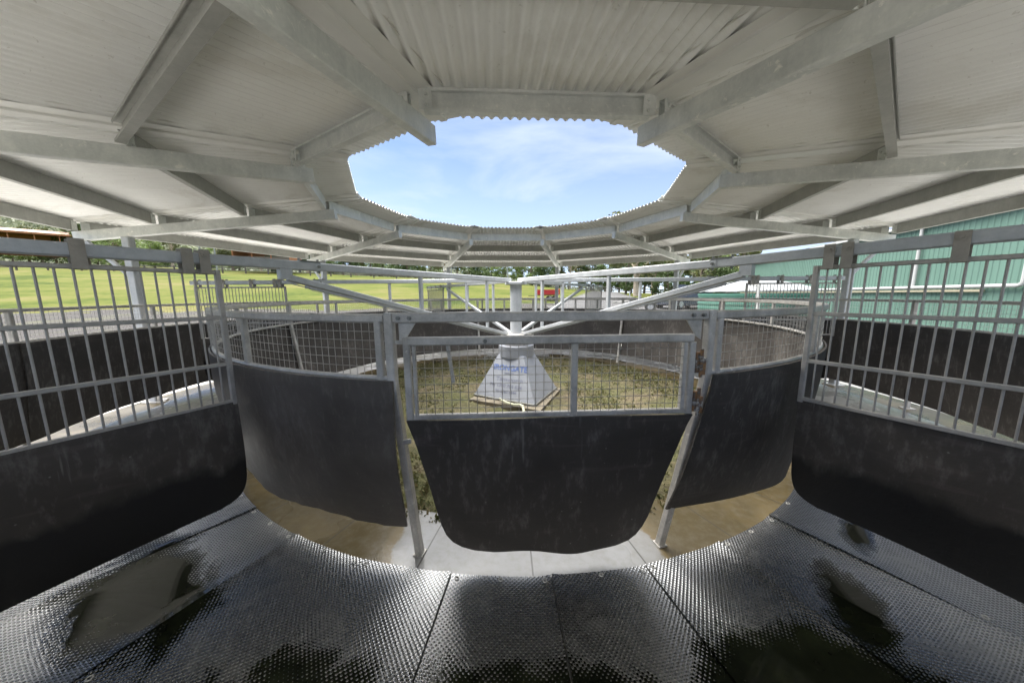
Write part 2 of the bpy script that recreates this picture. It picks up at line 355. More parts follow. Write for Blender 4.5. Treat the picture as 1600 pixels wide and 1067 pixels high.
def m_leaf(name, cols, tr=0.3, ro=0.6):
    m, t, b = mat(name); g = t.nodes.new('ShaderNodeNewGeometry')
    oi = t.nodes.new('ShaderNodeObjectInfo')
    f = math_(t, 'FRACT', math_(t, 'ADD', g.outputs['Random Per Island'], math_(t, 'MULTIPLY', oi.outputs['Random'], 0.25)))
    n = len(cols); c = ramp(t, f, [(i / max(1, n - 1), cc) for i, cc in enumerate(cols)])
    t.links.new(c, b.inputs['Base Color']); setb(b, Roughness=ro)
    tl = t.nodes.new('ShaderNodeBsdfTranslucent'); t.links.new(c, tl.inputs['Color'])
    ms = t.nodes.new('ShaderNodeMixShader'); ms.inputs[0].default_value = tr
    t.links.new(b.outputs[0], ms.inputs[1]); t.links.new(tl.outputs[0], ms.inputs[2])
    o = [x for x in t.nodes if x.type == 'OUTPUT_MATERIAL'][0]; t.links.new(ms.outputs[0], o.inputs[0]); return m
WEED = m_leaf('weed_leaves', [(0.05, 0.06, 0.014), (0.10, 0.11, 0.03), (0.15, 0.145, 0.05), (0.19, 0.15, 0.08), (0.08, 0.09, 0.025)])
m, t, b = mat('lawn'); co = objco(t, world=True)
n1 = noise(t, objco(t, (1, 1, 1), True), 0.09, 6, 0.6); n2 = noise(t, co, 1.6, 6, 0.7); n3 = noise(t, objco(t, (0.25, 1, 1), True), 0.35, 5, 0.6)
c = ramp(t, math_(t, 'ADD', math_(t, 'MULTIPLY', n1, 0.45), math_(t, 'ADD', math_(t, 'MULTIPLY', n3, 0.3), math_(t, 'MULTIPLY', n2, 0.25))),
         [(0.42, (0.034, 0.050, 0.009)), (0.48, (0.062, 0.075, 0.015)), (0.53, (0.080, 0.086, 0.021)), (0.60, (0.105, 0.096, 0.037))])
t.links.new(c, b.inputs['Base Color']); setb(b, Roughness=0.95); b.inputs['Specular IOR Level'].default_value = 0.05; LAWN = m
m, t, b = mat('gravel'); co = objco(t, world=True)
n1 = noise(t, co, 0.35, 5, 0.6); n2 = noise(t, co, 9, 8, 0.8)
c = ramp(t, n2, [(0.3, (0.03, 0.028, 0.027)), (0.6, (0.065, 0.061, 0.058)), (0.75, (0.11, 0.103, 0.098))]); c = mixcol(t, ramp(t, n1, [(0.5, 0.0), (0.75, 0.5)]), c, (0.12, 0.13, 0.06))
t.links.new(c, b.inputs['Base Color']); setb(b, Roughness=0.95); b.inputs['Specular IOR Level'].default_value = 0.1; bump(t, b, n2, 0.03, 0.6); GRAV = m
m, t, b = mat('driveway_seal'); co = objco(t, world=True)
t.links.new(ramp(t, noise(t, co, 1.2, 7, 0.7), [(0.3, (0.055, 0.053, 0.053)), (0.7, (0.08, 0.078, 0.076))]), b.inputs['Base Color']); setb(b, Roughness=0.85); ROADM = m
m, t, b = mat('green_cladding'); co = objco(t)
c = ramp(t, noise(t, objco(t, (1, 1, 0.2)), 1.5, 5, 0.6), [(0.3, (0.082, 0.15, 0.118)), (0.7, (0.10, 0.175, 0.14))])
t.links.new(c, b.inputs['Base Color']); setb(b, Roughness=0.5); GREEN = m
def flat(name, col, ro=0.5, me_=0.0, var=0.12, sc=8, **k):
    m, t, b = mat(name); co = objco(t); n = noise(t, co, sc, 5, 0.6)
    t.links.new(ramp(t, n, [(0.3, tuple(c * (1 - var) for c in col)), (0.7, tuple(min(1, c * (1 + var)) for c in col))]), b.inputs['Base Color'])
    setb(b, Roughness=ro, Metallic=me_, **k); return m
WHITE = flat('white_pvc', (0.38, 0.38, 0.37), 0.4, var=0.04); TANKG = flat('tank_green', (0.055, 0.15, 0.115), 0.45, var=0.08)
TANKW = flat('tank_roof', (0.21, 0.22, 0.22), 0.45, var=0.06); TIMB = flat('weathered_timber', (0.085, 0.075, 0.068), 0.85, var=0.3)
TERRA = flat('orange_timber', (0.30, 0.13, 0.055), 0.7, var=0.15); ROOFG = flat('shed_roof', (0.26, 0.13, 0.065), 0.5)
DARK = flat('stall_front_brown', (0.10, 0.085, 0.07), 0.8); CREAM = flat('cream_trim', (0.30, 0.27, 0.19), 0.6)  # plain dark brown for the stall fronts; cream for the trim
REDP = flat('red_paint', (0.33, 0.015, 0.015), 0.35, var=0.1); TYRE = flat('tyre', (0.02, 0.02, 0.02), 0.8)
CARP = flat('blue_grey_paint', (0.075, 0.085, 0.12), 0.18, 0.4, 0.05); GLASS = flat('car_glass', (0.02, 0.025, 0.03), 0.05, 0.0, 0.05); SILV = flat('silver_paint', (0.5, 0.51, 0.53), 0.25, 0.5, 0.05)
LAMP = flat('lamp_lens', (0.7, 0.7, 0.7), 0.15, 0.2, 0.02)
PYRM = flat('painted_pyramid', (0.31, 0.325, 0.36), 0.42, 0.1, 0.05, 5); BLUE = flat('blue_lettering', (0.10, 0.16, 0.37), 0.5, 0, 0.05); BLUE2 = flat('faded_lettering', (0.19, 0.205, 0.28), 0.5, 0, 0.1)
HOSE = flat('cable_sheath', (0.50, 0.50, 0.36), 0.6); BARK = flat('pale_bark', (0.36, 0.30, 0.23), 0.85, var=0.3, sc=3); BARKD = flat('dark_bark', (0.12, 0.095, 0.07), 0.9, var=0.3, sc=3)
WASH = flat('zinc_washer', (0.62, 0.60, 0.56), 0.4, 0.3)
F1 = m_leaf('tree_leaves_mid', [(0.035, 0.06, 0.018), (0.06, 0.10, 0.028), (0.10, 0.145, 0.045), (0.05, 0.08, 0.025)])
F2 = m_leaf('tree_leaves_olive', [(0.06, 0.07, 0.028), (0.10, 0.115, 0.04), (0.15, 0.16, 0.06), (0.07, 0.085, 0.035)])
F3 = m_leaf('tree_leaves_light', [(0.08, 0.12, 0.03), (0.13, 0.19, 0.05), (0.18, 0.24, 0.07), (0.09, 0.13, 0.04)])
F4 = m_leaf('hill_leaves_hazed', [(0.12, 0.145, 0.085), (0.18, 0.205, 0.125), (0.25, 0.265, 0.18), (0.14, 0.16, 0.11)])  # haze over the hill is painted in as paler leaf colours

# ------------------------------------------------------------------ terrain
def sm(x): x = max(0.0, min(1.0, x)); return x * x * (3 - 2 * x)
def crest(u):
    """elevation slope of the lawn's far crest against lateral ratio u = X/depth"""
    pts = [(-9, 0.10), (-2.5, 0.12), (-1.5, 0.112), (-0.8, 0.080), (-0.2, 0.048), (0.0, 0.036), (0.15, 0.018), (0.35, 0.004), (0.6, -0.006), (2, -0.012), (9, -0.012)]
    for (a, p), (b_, q) in zip(pts, pts[1:]):
        if u <= b_: return p + (q - p) * (u - a) / (b_ - a) if u > a else p
    return pts[-1][1]
def height(x, y):
    d = y + 5.0; R = hypot(x, y)
    if R < 7: return 0.0
    dd = max(d, 0.35 * hypot(x, d), 1.0)
    e = crest(x / dd)
    tgt = 1.55 + e * 90
    t_ = (dd - 22) / 68
    h = 0.62 * sm((dd - 6) / 20) * sm((-x + 14 + dd * 0.55) / 16) + max(0, tgt - 0.62) * (max(0.0, min(t_, 1.0)) ** 1.15) * (1 if tgt > 0.62 else 0)
    if t_ > 1: h += (t_ - 1) * 68 * max(e, 0) * 0.9
    return h * sm((R - 7) / 6)
tm = MB(); RR = [5.9, 7, 8, 9, 10.5, 12, 14, 16, 18.5, 21, 24, 28, 32, 37, 43, 50, 58, 67, 78, 90, 105, 125, 150, 190, 260, 400, 700, 1200, 2200]; NA = 240
vs = [(R * cos(2 * pi * i / NA), R * sin(2 * pi * i / NA), height(R * cos(2 * pi * i / NA), R * sin(2 * pi * i / NA)) - 0.06) for R in RR for i in range(NA)]
vs.append((0, 0, -0.06)); n0 = len(vs) - 1
fs = [(j * NA + i, (j + 1) * NA + i, (j + 1) * NA + (i + 1) % NA, j * NA + (i + 1) % NA) for j in range(len(RR) - 1) for i in range(NA)]
fs += [(n0, i, (i + 1) % NA) for i in range(NA)]
tm.add(vs, fs); tag(tm.build('ground', LAWN, sharp=None), kind='structure')
def drape(name, inside, m_, lift, x0, x1, y0, y1, st):
    g = MB(); idx = {}
    nx = int((x1 - x0) / st); ny = int((y1 - y0) / st)
    def vid(i, j):
        if (i, j) not in idx:
            x, y = x0 + i * st, y0 + j * st; idx[(i, j)] = len(g.v); g.v.append((x, y, height(x, y) + lift))
        return idx[(i, j)]
    for i in range(nx):
        for j in range(ny):
            if inside(x0 + (i + .5) * st, y0 + (j + .5) * st): g.f.append((vid(i, j), vid(i + 1, j), vid(i + 1, j + 1), vid(i, j + 1)))
    return tag(g.build(name, m_, sharp=None), kind='structure')
def in_grav(x, y):
    R = hypot(x, y)
    wob = 0.8 * sin(x * 0.6) + 0.5 * sin(y * 1.1 + 1)
    if R < 8.3: return False
    return y + 5 < 23 + wob + (4 if x > 0 else 0) + 0.02 * x and abs(x) < 60 and y > -30
g = MB()   # gravel yard as a ring plus outskirts
drape('gravel_yard', in_grav, GRAV, -0.02, -60, 60, -30, 24, 0.5)
def in_road(x, y):
    d = y + 5
    if d < 20 or d > 84: return False
    c = 0.27 * d + 0.6; wd = 5.0 - 0.02 * d
    return abs(x - c) < wd
drape('driveway', in_road, ROADM, 0.03, 0, 40, 14, 82, 0.8)
# concrete annulus and infield
def annulus(name, R0, R1, z, m_, n=180, wob=0.0, thick=0.12):
    a = MB(); vs = []
    for i in range(n):
        t_ = 2 * pi * i / n; k = 1 + wob * (0.5 * sin(3 * t_ + 1) + 0.3 * sin(11 * t_) + 0.2 * sin(23 * t_ + 2)); r_ = R0 * k
        for R, zz in ((r_, z), (R1, z), (R1, z - thick), (r_, z - thick)): vs.append((R * cos(t_), R * sin(t_), zz))
    a.add(vs, [(4 * i + k, 4 * ((i + 1) % n) + k, 4 * ((i + 1) % n) + (k + 1) % 4, 4 * i + (k + 1) % 4) for i in range(n) for k in range(4)])
    return tag(a.build(name, m_), kind='structure')
annulus('concrete_path', 2.93, 5.62, 0.0, CONC, 220, 0.02)
PALE = flat('bounce_pale', (0.50, 0.485, 0.45), 0.8, sc=3)
annulus('bounce_apron', 5.63, 8.6, -0.012, PALE, 120, 0.0)  # unseen pale ring, added to bounce light up onto the roof underside
inf = MB(); NR = 34; NB = 110; vs = [(0, 0, 0)]
nr_ = random.Random(3)
for j in range(1, NR + 1):
    R = 3.08 * j / NR
    for i in range(NB):
        t_ = 2 * pi * i / NB; vs.append((R * cos(t_), R * sin(t_), (-0.005 + nr_.uniform(-0.014, 0.02) + 0.014 * sin(R * 4 + 3 * t_)) if R < 2.9 else -0.025))
inf.add(vs, [(0, 1 + i, 1 + (i + 1) % NB) for i in range(NB)] + [(1 + (j - 1) * NB + i, 1 + j * NB + i, 1 + j * NB + (i + 1) % NB, 1 + (j - 1) * NB + (i + 1) % NB) for j in range(1, NR) for i in range(NB)])
tag(inf.build('infield_ground', SOIL, sharp=None), kind='structure')
gr = MB(); gg = random.Random(11)
for k in range(15000):
    R = 3.05 * sqrt(gg.random()); a = gg.random() * 2 * pi
    x, y = R * cos(a), R * sin(a)
    if (abs(x) < 0.85 and abs(y + 0.2) < 0.95): continue
    if sin(x * 2.1 + 1) * sin(y * 1.7) + 0.4 * sin(x * 5 + y * 4) > 0.35 and gg.random() < 0.7: continue
    for q in range(3):
        h = gg.uniform(0.010, 0.034) * (1.3 if R > 2.3 else 1); t_ = gg.random() * 2 * pi; ln = gg.uniform(0.008, 0.030); wv = gg.uniform(0.003, 0.009)
        bx, by = x + gg.uniform(-.02, .02), y + gg.uniform(-.02, .02)
        dx, dy = cos(t_), sin(t_); z0 = -0.01
        i = len(gr.v)
        gr.v += [(bx - dy * wv, by + dx * wv, z0), (bx + dy * wv, by - dx * wv, z0), (bx + dx * ln + dy * wv, by + dy * ln - dx * wv, z0 + h), (bx + dx * ln - dy * wv, by + dy * ln + dx * wv, z0 + h * 0.9)]
        gr.f.append((i, i + 1, i + 2, i + 3))
tag(gr.build('grass', WEED, sharp=None, recalc=False), 'low olive weeds and dry grass around the centre pole', 'grass', kind='stuff')

# ------------------------------------------------------------------ canopy roof
NSEG = 10; A0 = -90 + 3.87 + 18
def raf(R): return 2.648 - 0.0915 * (R - 2.57)
SLOPE = 0.0915; RH = 0.13; PH = 0.145
roof = thing('round_canopy', 'ten sided galvanised steel canopy with corrugated roof and open centre over the track', 'canopy')
def zt(R): return raf(R) + RH
for k in range(NSEG):
    a = A0 + 36 * k; r = pol(1, a); sdv = pol(1, a + 90)
    b_ = MB(); Ri = 2.50 if k == 9 else 2.57
    A = pol(Ri, a, raf(Ri) + RH / 2); B = pol(6.10, a, raf(6.10) + RH / 2)
    b_.bar(A, B, 0.075, RH, 0.006)
    b_.build('rafter', GALVL, roof)
    c = MB(); c.bar(pol(5.43, a, 0.0), pol(5.43, a, raf(5.43)), 0.10, 0.10, 0.008, upv=r)
    co_ = c.build('column', ARMM, roof)
    c = MB(); c.box(pol(5.43, a, 0.008), (0.2, 0.2, 0.016), rad(a)); c.build('base_plate', GALV, co_)
    c = MB(); c.bar(pol(5.98, a, raf(5.98) - 0.002), pol(5.49, a, 1.86), 0.045, 0.045, 0.004); c.box(pol(5.98, a, raf(5.98) - 0.03), (0.012, 0.05, 0.09), rad(a)); c.build('brace', ARMM, co_)
    # cap plate on the column
for k in range(NSEG):
    a0_, a1_ = A0 + 36 * k, A0 + 36 * (k + 1); am = a0_ + 18
    rm = pol(1, am); tm_ = pol(1, am + 90)
    for ri, Rc in enumerate((2.69, 3.79, 5.02, 6.05)):
        P0, P1 = pol(Rc, a0_, zt(Rc) + 0.002), pol(Rc, a1_, zt(Rc) + 0.002)
        d = (P1 - P0).normalized(); A = P0 + d * 0.055; B = P1 - d * 0.055
        H = PH; th = 0.006; fl = 0.055
        # C profile: a = radial outward, b = up ; web faces the centre on the inner ring
        sgn = 1
        pr = [(0, 0), (fl, 0), (fl, 0.018), (fl - th, 0.018), (fl - th, th), (th, th), (th, H - th), (fl - th, H - th), (fl - th, H - 0.018), (fl, H - 0.018), (fl, H), (0, H)]
        p_ = MB(); p_.prism(pr, A, B, rm, Z); po = p_.build('purlin', PURL if ri else GALVL, roof, sharp=25)
        for E_, s_ in ((A, 1), (B, -1)):
            c = MB()
            c.box(E_ + d * (s_ * 0.012) + rm * (-0.0045 if ri else 0.060) + Z * 0.068, (0.085, 0.006, 0.125), ax=(d, rm, Z))
            rr_ = -0.012 if ri else 0.069
            for dz in (0.035, 0.10):
                q = E_ + d * (s_ * 0.02) + Z * dz
                c.rod([q + rm * (rr_ + 0.006), q + rm * (rr_ - 0.006)], 0.014, 6)
                c.rod([q + rm * (rr_ - 0.014), q + rm * (rr_ + 0.014)], 0.006, 6)
            c.build('cleat', GALVL, po)
    # corrugated sheets
    pitch = 0.076; amp = 0.0125; cut = 0.085; R0c, R1c = 2.25, 6.22
    ap0, ap1 = R0c * cos(rad(18)), R1c * cos(rad(18))
    s_ = MB(); hw = R1c * sin(rad(18)) - cut; n = int(2 * hw / pitch * 8); vs = []; fs = []
    rows = 7
    for i in range(n + 1):
        tt = -hw + 2 * hw * i / n
        ph_ = 2 * pi * tt / pitch
        lap = 0.0035 * (int((tt + 5) / (pitch * 10)) % 2)
        jag = 0.02 * sin(int((tt + 9) / pitch) * 12.9)
        start = max(ap0, (abs(tt) + cut + jag * 0.4) / tan(rad(18)))
        for j in range(rows + 1):
            ra_ = start + (ap1 - start) * j / rows
            Rk = ra_ / cos(rad(18)); z = zt(Rk) + PH + 0.0165 + amp * sin(ph_) + lap
            v = rm * ra_ + tm_ * tt; vs.append((v.x, v.y, z))
    W = rows + 1
    for i in range(n):
        for j in range(rows): fs.append((i * W + j, (i + 1) * W + j, (i + 1) * W + j + 1, i * W + j + 1))
    s_.add(vs, fs); so_ = s_.build('roof_sheet', SHEET, roof, sharp=70)
    # hip capping at a0
    c = MB(); hh = pol(1, a0_ + 90); rr = pol(1, a0_)
    prof = [(-0.20, -0.026), (-0.196, -0.014), (-0.10, 0.006), (-0.018, 0.014), (0, 0.030), (0.018, 0.014), (0.10, 0.006), (0.196, -0.014), (0.20, -0.026)]
    pp = prof + [(x_, y_ + 0.003) for x_, y_ in reversed(prof)]
    c.prism(pp, rr * 2.24 + Z * (zt(2.24) + PH + 0.034), rr * 6.24 + Z * (zt(6.24) + PH + 0.034), hh, Z); c.build('hip_capping', CAP, roof, sharp=20)
    c = MB(); prof = [(-0.125, 0.0), (-0.05, -0.003), (-0.042, -0.016), (0.012, -0.016), (0.02, -0.003), (0.125, 0.0)]
    pp = prof + [(x_, y_ + 0.0015) for x_, y_ in reversed(prof)]
    c.prism(pp, rr * 2.245 + Z * (zt(2.245) + PH + 0.0028), rr * 6.2 + Z * (zt(6.2) + PH + 0.0028), hh, Z); c.build('hip_flashing', CAP, roof, sharp=20)
    # screws lines: small heads showing above the purlins are outside; none inside

# ------------------------------------------------------------------ fences
def post_r(R, z, lean):   # bent line of a fence post: plumb above 1.10, leaning below
    return R - lean * max(0.0, 1.10 - z)
def bent_post(mb, R, a, z1, lean, wd=0.045, z0=0.0, tw=0.0):
    pts = [pol(post_r(R, z0, lean), a + tw, z0), pol(post_r(R, 1.02, lean), a + tw * 0.07, 1.02), pol(post_r(R, 1.10, lean), a, 1.12), pol(R, a, z1)]
    for p_, q_ in zip(pts, pts[1:]): mb.bar(p_, q_ + (q_ - p_).normalized() * 0.004, wd, wd, 0.006, upv=pol(1, a))
def weldmesh(R, a0, a1, z0, z1, step=0.044, r=0.0016):
    g = MB(); n = max(1, int(rad(a1 - a0) * R / step)); m_ = max(1, round((z1 - z0) / step))
    for i in range(n + 1):
        a = a0 + (a1 - a0) * i / n; g.rod([pol(R, a, z0), pol(R, a, z1)], r, 4, cap=False)
    nn = max(2, int((a1 - a0) / 2.5))
    for j in range(1, m_):
        z = z0 + (z1 - z0) * j / m_; g.rod([pol(R + 2 * r, a0 + (a1 - a0) * i / nn, z) for i in range(nn + 1)], r, 4, cap=False)
    return g
def rub_panel(R, a0, a1, ztop, zbot, lean, side, seed, bulge=0.02, rag=0.0, wob=0.012, skew=0.0, skewr=0.0):
    g = MB(); r_ = random.Random(seed); p = [r_.uniform(0, 6) for _ in range(6)]
    def f(u, v):
        a = a0 + (a1 - a0) * u - skew * v * (1 - u) ** 4 - skewr * v * u ** 4
        zb = zbot(u) if callable(zbot) else zbot
        if rag: zb += rag * (sin(u * 61 + p[0]) + 0.6 * sin(u * 143 + p[1]) + 0.4 * sin(u * 290))
        z = ztop + (zb - ztop) * v
        rr = post_r(R, z, lean) + side * (0.030 + bulge * sin(pi * v) + wob * v * (sin(u * 7 + p[2]) + 0.5 * sin(u * 17 + p[3])))
        rr += 0.004 * sin(v * 9 + u * 5 + p[4])
        return pol(rr, a, z)
    nu = max(6, int((a1 - a0) / 0.9)); g.grid(f, nu, 14, lambda u, v: pol(side * 0.011, a0 + (a1 - a0) * u))
    return g
# inner fence -----------------------------------------------------
RI = 3.45; LI = 0.135
inner = thing('inner_fence', 'circular inner fence of galvanised rails, weld mesh and black rubber around the centre pole', 'fence')
posts_i = [-72.6, -33.0, 6.0, 44.3, 82.0, 106.0, 144.2, 181.3, 221.0, 259.5]
for a in posts_i:
    tw = -1.6 if a == -72.6 else 0.3 if a == 259.5 else 0.0
    g = MB(); bent_post(g, RI, a, 1.462, LI, tw=tw)
    if a in (-72.6, 259.5):
        s_ = 1 if a == -72.6 else -1
        g.bar(pol(RI, a + s_ * 1.05, 1.12), pol(RI, a + s_ * 1.05, 1.455), 0.036, 0.036, 0.005, upv=pol(1, a))
    g.box(pol(post_r(RI, 0, LI), a + tw, 0.005), (0.06, 0.06, 0.010), rad(a)); g.build('post', GALVF, inner)
GA0, GA1 = -100.5, -72.6
g = MB(); g.arc(RI, 1.438, GA1 + 0.4, GA0 + 360 - 0.4, 0.04, 0.046); g.build('top_rail', GALVF, inner)
g = MB(); g.rod([pol(RI, GA1 + 0.4 + (GA0 + 360 - 0.8 - GA1) * i / 160, 1.128) for i in range(161)], 0.0155, 8); g.build('middle_rail', GALVF, inner)
# lintel over the gate with gussets and bolts
P0, P1 = pol(RI, GA0, 1.44), pol(RI, GA1, 1.44); d = (P1 - P0).normalized(); nrm = Vector((d.y, -d.x, 0))
g = MB(); g.bar(P0 + d * 0.022, P1 - d * 0.022, 0.04, 0.05, 0.006); lo_ = g.build('gate_lintel', GALVF, inner)
for E_, s_ in ((P0, 1), (P1, -1)):
    g = MB(); base = E_ + d * (s_ * 0.045) + Z * -0.026
    tri = [(0, 0), (0.085, 0), (0.03, -0.085), (0, -0.105)]
    g.prism([(x_ * s_, z_) for x_, z_ in tri], base - nrm * 0.004, base + nrm * 0.004, d, Z); g.build('gusset', GALVF, lo_)
    for q_ in (0.05, 0.105):
        g = MB(); c0 = E_ + d * (s_ * q_) + nrm * 0.020; g.rod([c0, c0 + nrm * 0.010], 0.0115, 6); g.rod([c0, c0 + nrm * 0.016], 0.006, 8); g.build('bolt', BOLT, lo_)
segs = [(GA1, -33.0), (-33, 6), (6, 44.3), (44.3, 82), (82, 106), (106, 144.2), (144.2, 181.3), (181.3, 221), (221, 259.5)]
for i, (a0_, a1_) in enumerate(segs):
    weldmesh(RI, a0_ + 0.5, a1_ - 0.5, 1.142, 1.416).build('wire_mesh', GALVF, inner, sharp=None, recalc=False)
    for fr in ((0.52,) if i not in (0, 8) else (0.5,)):
        am = a0_ + (a1_ - a0_) * fr
        if i == 8: am = 360 - 119.2
        g = MB(); g.bar(pol(RI + 0.004, am, 1.14), pol(RI + 0.004, am, 1.416), 0.042, 0.032, 0.005, upv=pol(1, am)); g.build('mesh_stay', GALVF, inner)
    if i == 8:
        zb = lambda u: 0.16 + 0.045 * u - 0.10 * max(0, 0.25 - u)
        o = rub_panel(RI, a0_ + 0.4, a1_ + 0.35, 1.125, zb, LI, 1, 5, bulge=0.03, rag=0.0045, wob=0.016, skewr=0.85).build('rubber_panel', RUBW, inner, sharp=50); o['label'] = 'scuffed rubber panel with a ragged lower edge'
    else:
        zb = (lambda u: 0.28 - 0.17 * sm(u * 1.6)) if i == 0 else 0.165
        rub_panel(RI, a0_ - (0.4 if i else -0.15), a1_ - 0.5, 1.125, zb, LI, 1, 20 + i, bulge=0.022, skew=0 if i else 2.1).build('rubber_panel', RUB, inner, sharp=50)
# end of the pipe and frayed rubber corner poking past the fence on the right
# outer fence -----------------------------------------------------
RO = 5.2; LO = -0.10
outer = thing('outer_fence', 'circular outer fence of black rubber with a weld mesh strip and galvanised top rail', 'fence')
oposts = [184.3 + 0, 202, 222, 240, 260, 281, 300, 317, 333, 351.4, 10.1, 27, 44.3, 62, 79.3, 101.2, 115, 133.2, 151.5, 168]
for a in oposts:
    g = MB(); bent_post(g, RO + 0.02, a, 1.43, LO, 0.045); g.box(pol(post_r(RO, 0, LO) + 0.02, a, 0.006), (0.12, 0.1, 0.012), rad(a)); g.build('post', GALVF, outer)
g = MB(); g.arc(RO + 0.02, 1.435, 0, 360, 0.036, 0.036, 2.0); g.build('top_rail', GALVF, outer)
g = MB(); g.rod([pol(RO, 2 * i, 1.128) for i in range(180)], 0.014, 6, closed=True); g.build('middle_rail', GALVF, outer)
op = sorted([a % 360 for a in oposts])
for i, a0_ in enumerate(op):
    a1_ = op[(i + 1) % len(op)] + (360 if i == len(op) - 1 else 0)
    weldmesh(RO + 0.02, a0_ + 0.3, a1_ - 0.3, 1.135, 1.418).build('wire_mesh', GALVF, outer, sharp=None, recalc=False)
    rub_panel(RO + 0.016 * (i % 2), a0_ - 0.2, a1_ + 0.3, 1.12, 0.125, LO, -1, 50 + i, bulge=0.015).build('rubber_panel', RUB, outer, sharp=50)

# ------------------------------------------------------------------ inner gate
gate = thing('fence_gate', 'black rubber and mesh gate hung in the inner fence straight ahead', 'gate', tuple(pol(3.4, -86.6, 0)))
GL, GR = pol(RI - 0.005, -99.1), pol(RI - 0.005, -74.3); gd = (GR - GL).normalized(); gn = Vector((gd.y, -gd.x, 0)); GW = (GR - GL).length
def gp(u, z, o=0.0): return GL + gd * u + Z * z + gn * o
g = MB(); g.bar(gp(-0.0, 1.322), gp(GW, 1.322), 0.036, 0.042, 0.006); g.build('top_rail', GALVF, gate)
g = MB(); g.bar(gp(0.02, 0.925), gp(GW - 0.02, 0.925), 0.026, 0.028, 0.004); g.build('bottom_rail', GALVF, gate)
for u in (0.0, 0.855, GW):
    g = MB(); g.bar(gp(u, 0.91), gp(u, 1.30 if u else 1.342), 0.034, 0.034, 0.005, upv=gn); g.build('stile', GALVF, gate)
g = MB(); g.bar(gp(0.035, 0.92), gp(0.035, 1.30), 0.016, 0.03, 0.003, upv=gn); g.build('inner_stile', GALVF, gate); g = MB(); g.bar(gp(GW - 0.038, 0.92), gp(GW - 0.038, 1.30), 0.022, 0.03, 0.003, upv=gn); g.build('inner_stile', GALVF, gate)
g = MB()
for i in range(1, 34):
    u = i * GW / 34; g.rod([gp(u, 0.935, 0.006), gp(u, 1.305, 0.006)], 0.0017, 4)
for j in range(1, 9): g.rod([gp(0.02, 0.93 + j * 0.0425, 0.010), gp(GW - 0.02, 0.93 + j * 0.0425, 0.010)], 0.0017, 4)
g.build('wire_mesh', BARM, gate, sharp=None)
g = MB(); g.bar(gp(0.20, 1.305, -0.02), gp(0.225, 1.10, -0.02), 0.018, 0.018, 0.003, upv=gn); g.build('drop_bolt', GALVF, gate)
for u in (0.395,):
    g = MB(); q_ = gp(u, 1.322, 0.018); g.rod([q_, q_ + gn * 0.010], 0.011, 6); g.rod([q_, q_ + gn * 0.015], 0.006, 8); g.build('bolt', BOLT, gate)
# rubber apron cut to a tapering round-cornered shape; outline given as (left, right) against height
def apron():
    zs = [0.915, 0.86, 0.78, 0.68, 0.58, 0.48, 0.37, 0.28, 0.215, 0.165, 0.13, 0.105, 0.09]
    Lf = [-0.015, 0.0, 0.022, 0.045, 0.068, 0.09, 0.112, 0.132, 0.155, 0.19, 0.24, 0.31, 0.42]
    Rt = [GW + 0.01, GW - 0.012, GW - 0.035, GW - 0.062, GW - 0.09, GW - 0.117, GW - 0.145, GW - 0.168, GW - 0.195, GW - 0.23, GW - 0.275, GW - 0.345, GW - 0.47]
    n = len(zs) - 1
    def f(u, v):
        k = v * n; i = min(int(k), n - 1); w_ = k - i
        z = zs[i] + (zs[i + 1] - zs[i]) * w_; l = Lf[i] + (Lf[i + 1] - Lf[i]) * w_; r_ = Rt[i] + (Rt[i + 1] - Rt[i]) * w_
        x = l + (r_ - l) * u
        if z < 0.2: z += 0.016 * sin(u * 5.5 + 0.3) * (0.2 - z) / 0.08 * 0.8
        o = -LI * max(0, 0.95 - z) * 0.85 + 0.024 + 0.014 * sin(pi * u) * (0.95 - z) + 0.005 * sin(u * 9 + z * 6)
        o += 0.075 * (1 - (2 * x / GW - 1) ** 2) * min(1, (0.95 - z) * 2) * 0.5
        return gp(x, z, o)
    a = MB(); a.grid(f, 44, 36, lambda u, v: gn * 0.012); return a
apron().build('rubber_apron', RUB, gate, sharp=50)
# hinges with rust
for zc in (1.19, 0.98):
    g = MB(); g.box(gp(GW + 0.030, zc, 0.010), (0.026, 0.018, 0.11), ax=(gd, gn, Z)); g.rod([gp(GW + 0.042, zc - 0.075, 0.024), gp(GW + 0.042, zc + 0.075, 0.024)], 0.009, 8)
    g.box(gp(GW + 0.060, zc - 0.02, 0.014), (0.022, 0.012, 0.09), ax=(gd, gn, Z)); g.build('hinge', RUST, gate)
g = MB(); g.bar(gp(-0.055, 1.318), gp(0.0, 1.318), 0.012, 0.02, 0.002); g.bar(gp(-0.05, 0.78, -0.02), gp(-0.01, 0.785, -0.02), 0.014, 0.024, 0.002); g.build('latch', GALVF, gate)

# ------------------------------------------------------------------ walker: pyramid, column and six arms
walker = thing('horse_walker', 'six armed galvanised horse walker turning on a grey pyramid base in the infield', 'horse walker', (0.02, -0.10, 0))
cx, cy = 0.02, -0.10
def pc(r_, ang, z): return Vector((cx + r_ * cos(rad(ang)), cy + r_ * sin(rad(ang)), z))
qb = [(-0.61, -0.29), (0.265, -0.775), (0.66, 0.06), (-0.215, 0.545)]; bot = [Vector((x_, y_, 0.075)) for x_, y_ in qb]; top = [Vector((cx + (x_ - cx) * 0.43, cy + (y_ - cy) * 0.43, 0.66)) for x_, y_ in qb]
g = MB(); vs = [*bot, *top]; g.add(vs, [(0, 1, 5, 4), (1, 2, 6, 5), (2, 3, 7, 6), (3, 0, 4, 7), (4, 5, 6, 7), (3, 2, 1, 0)]); pyr = g.build('pyramid_base', PYRM, walker)
g = MB()
for i in range(4): g.bar(bot[i] - Z * 0.012, bot[(i + 1) % 4] - Z * 0.012, 0.05, 0.022, 0.003)
g.build('base_frame', BOLT, pyr)
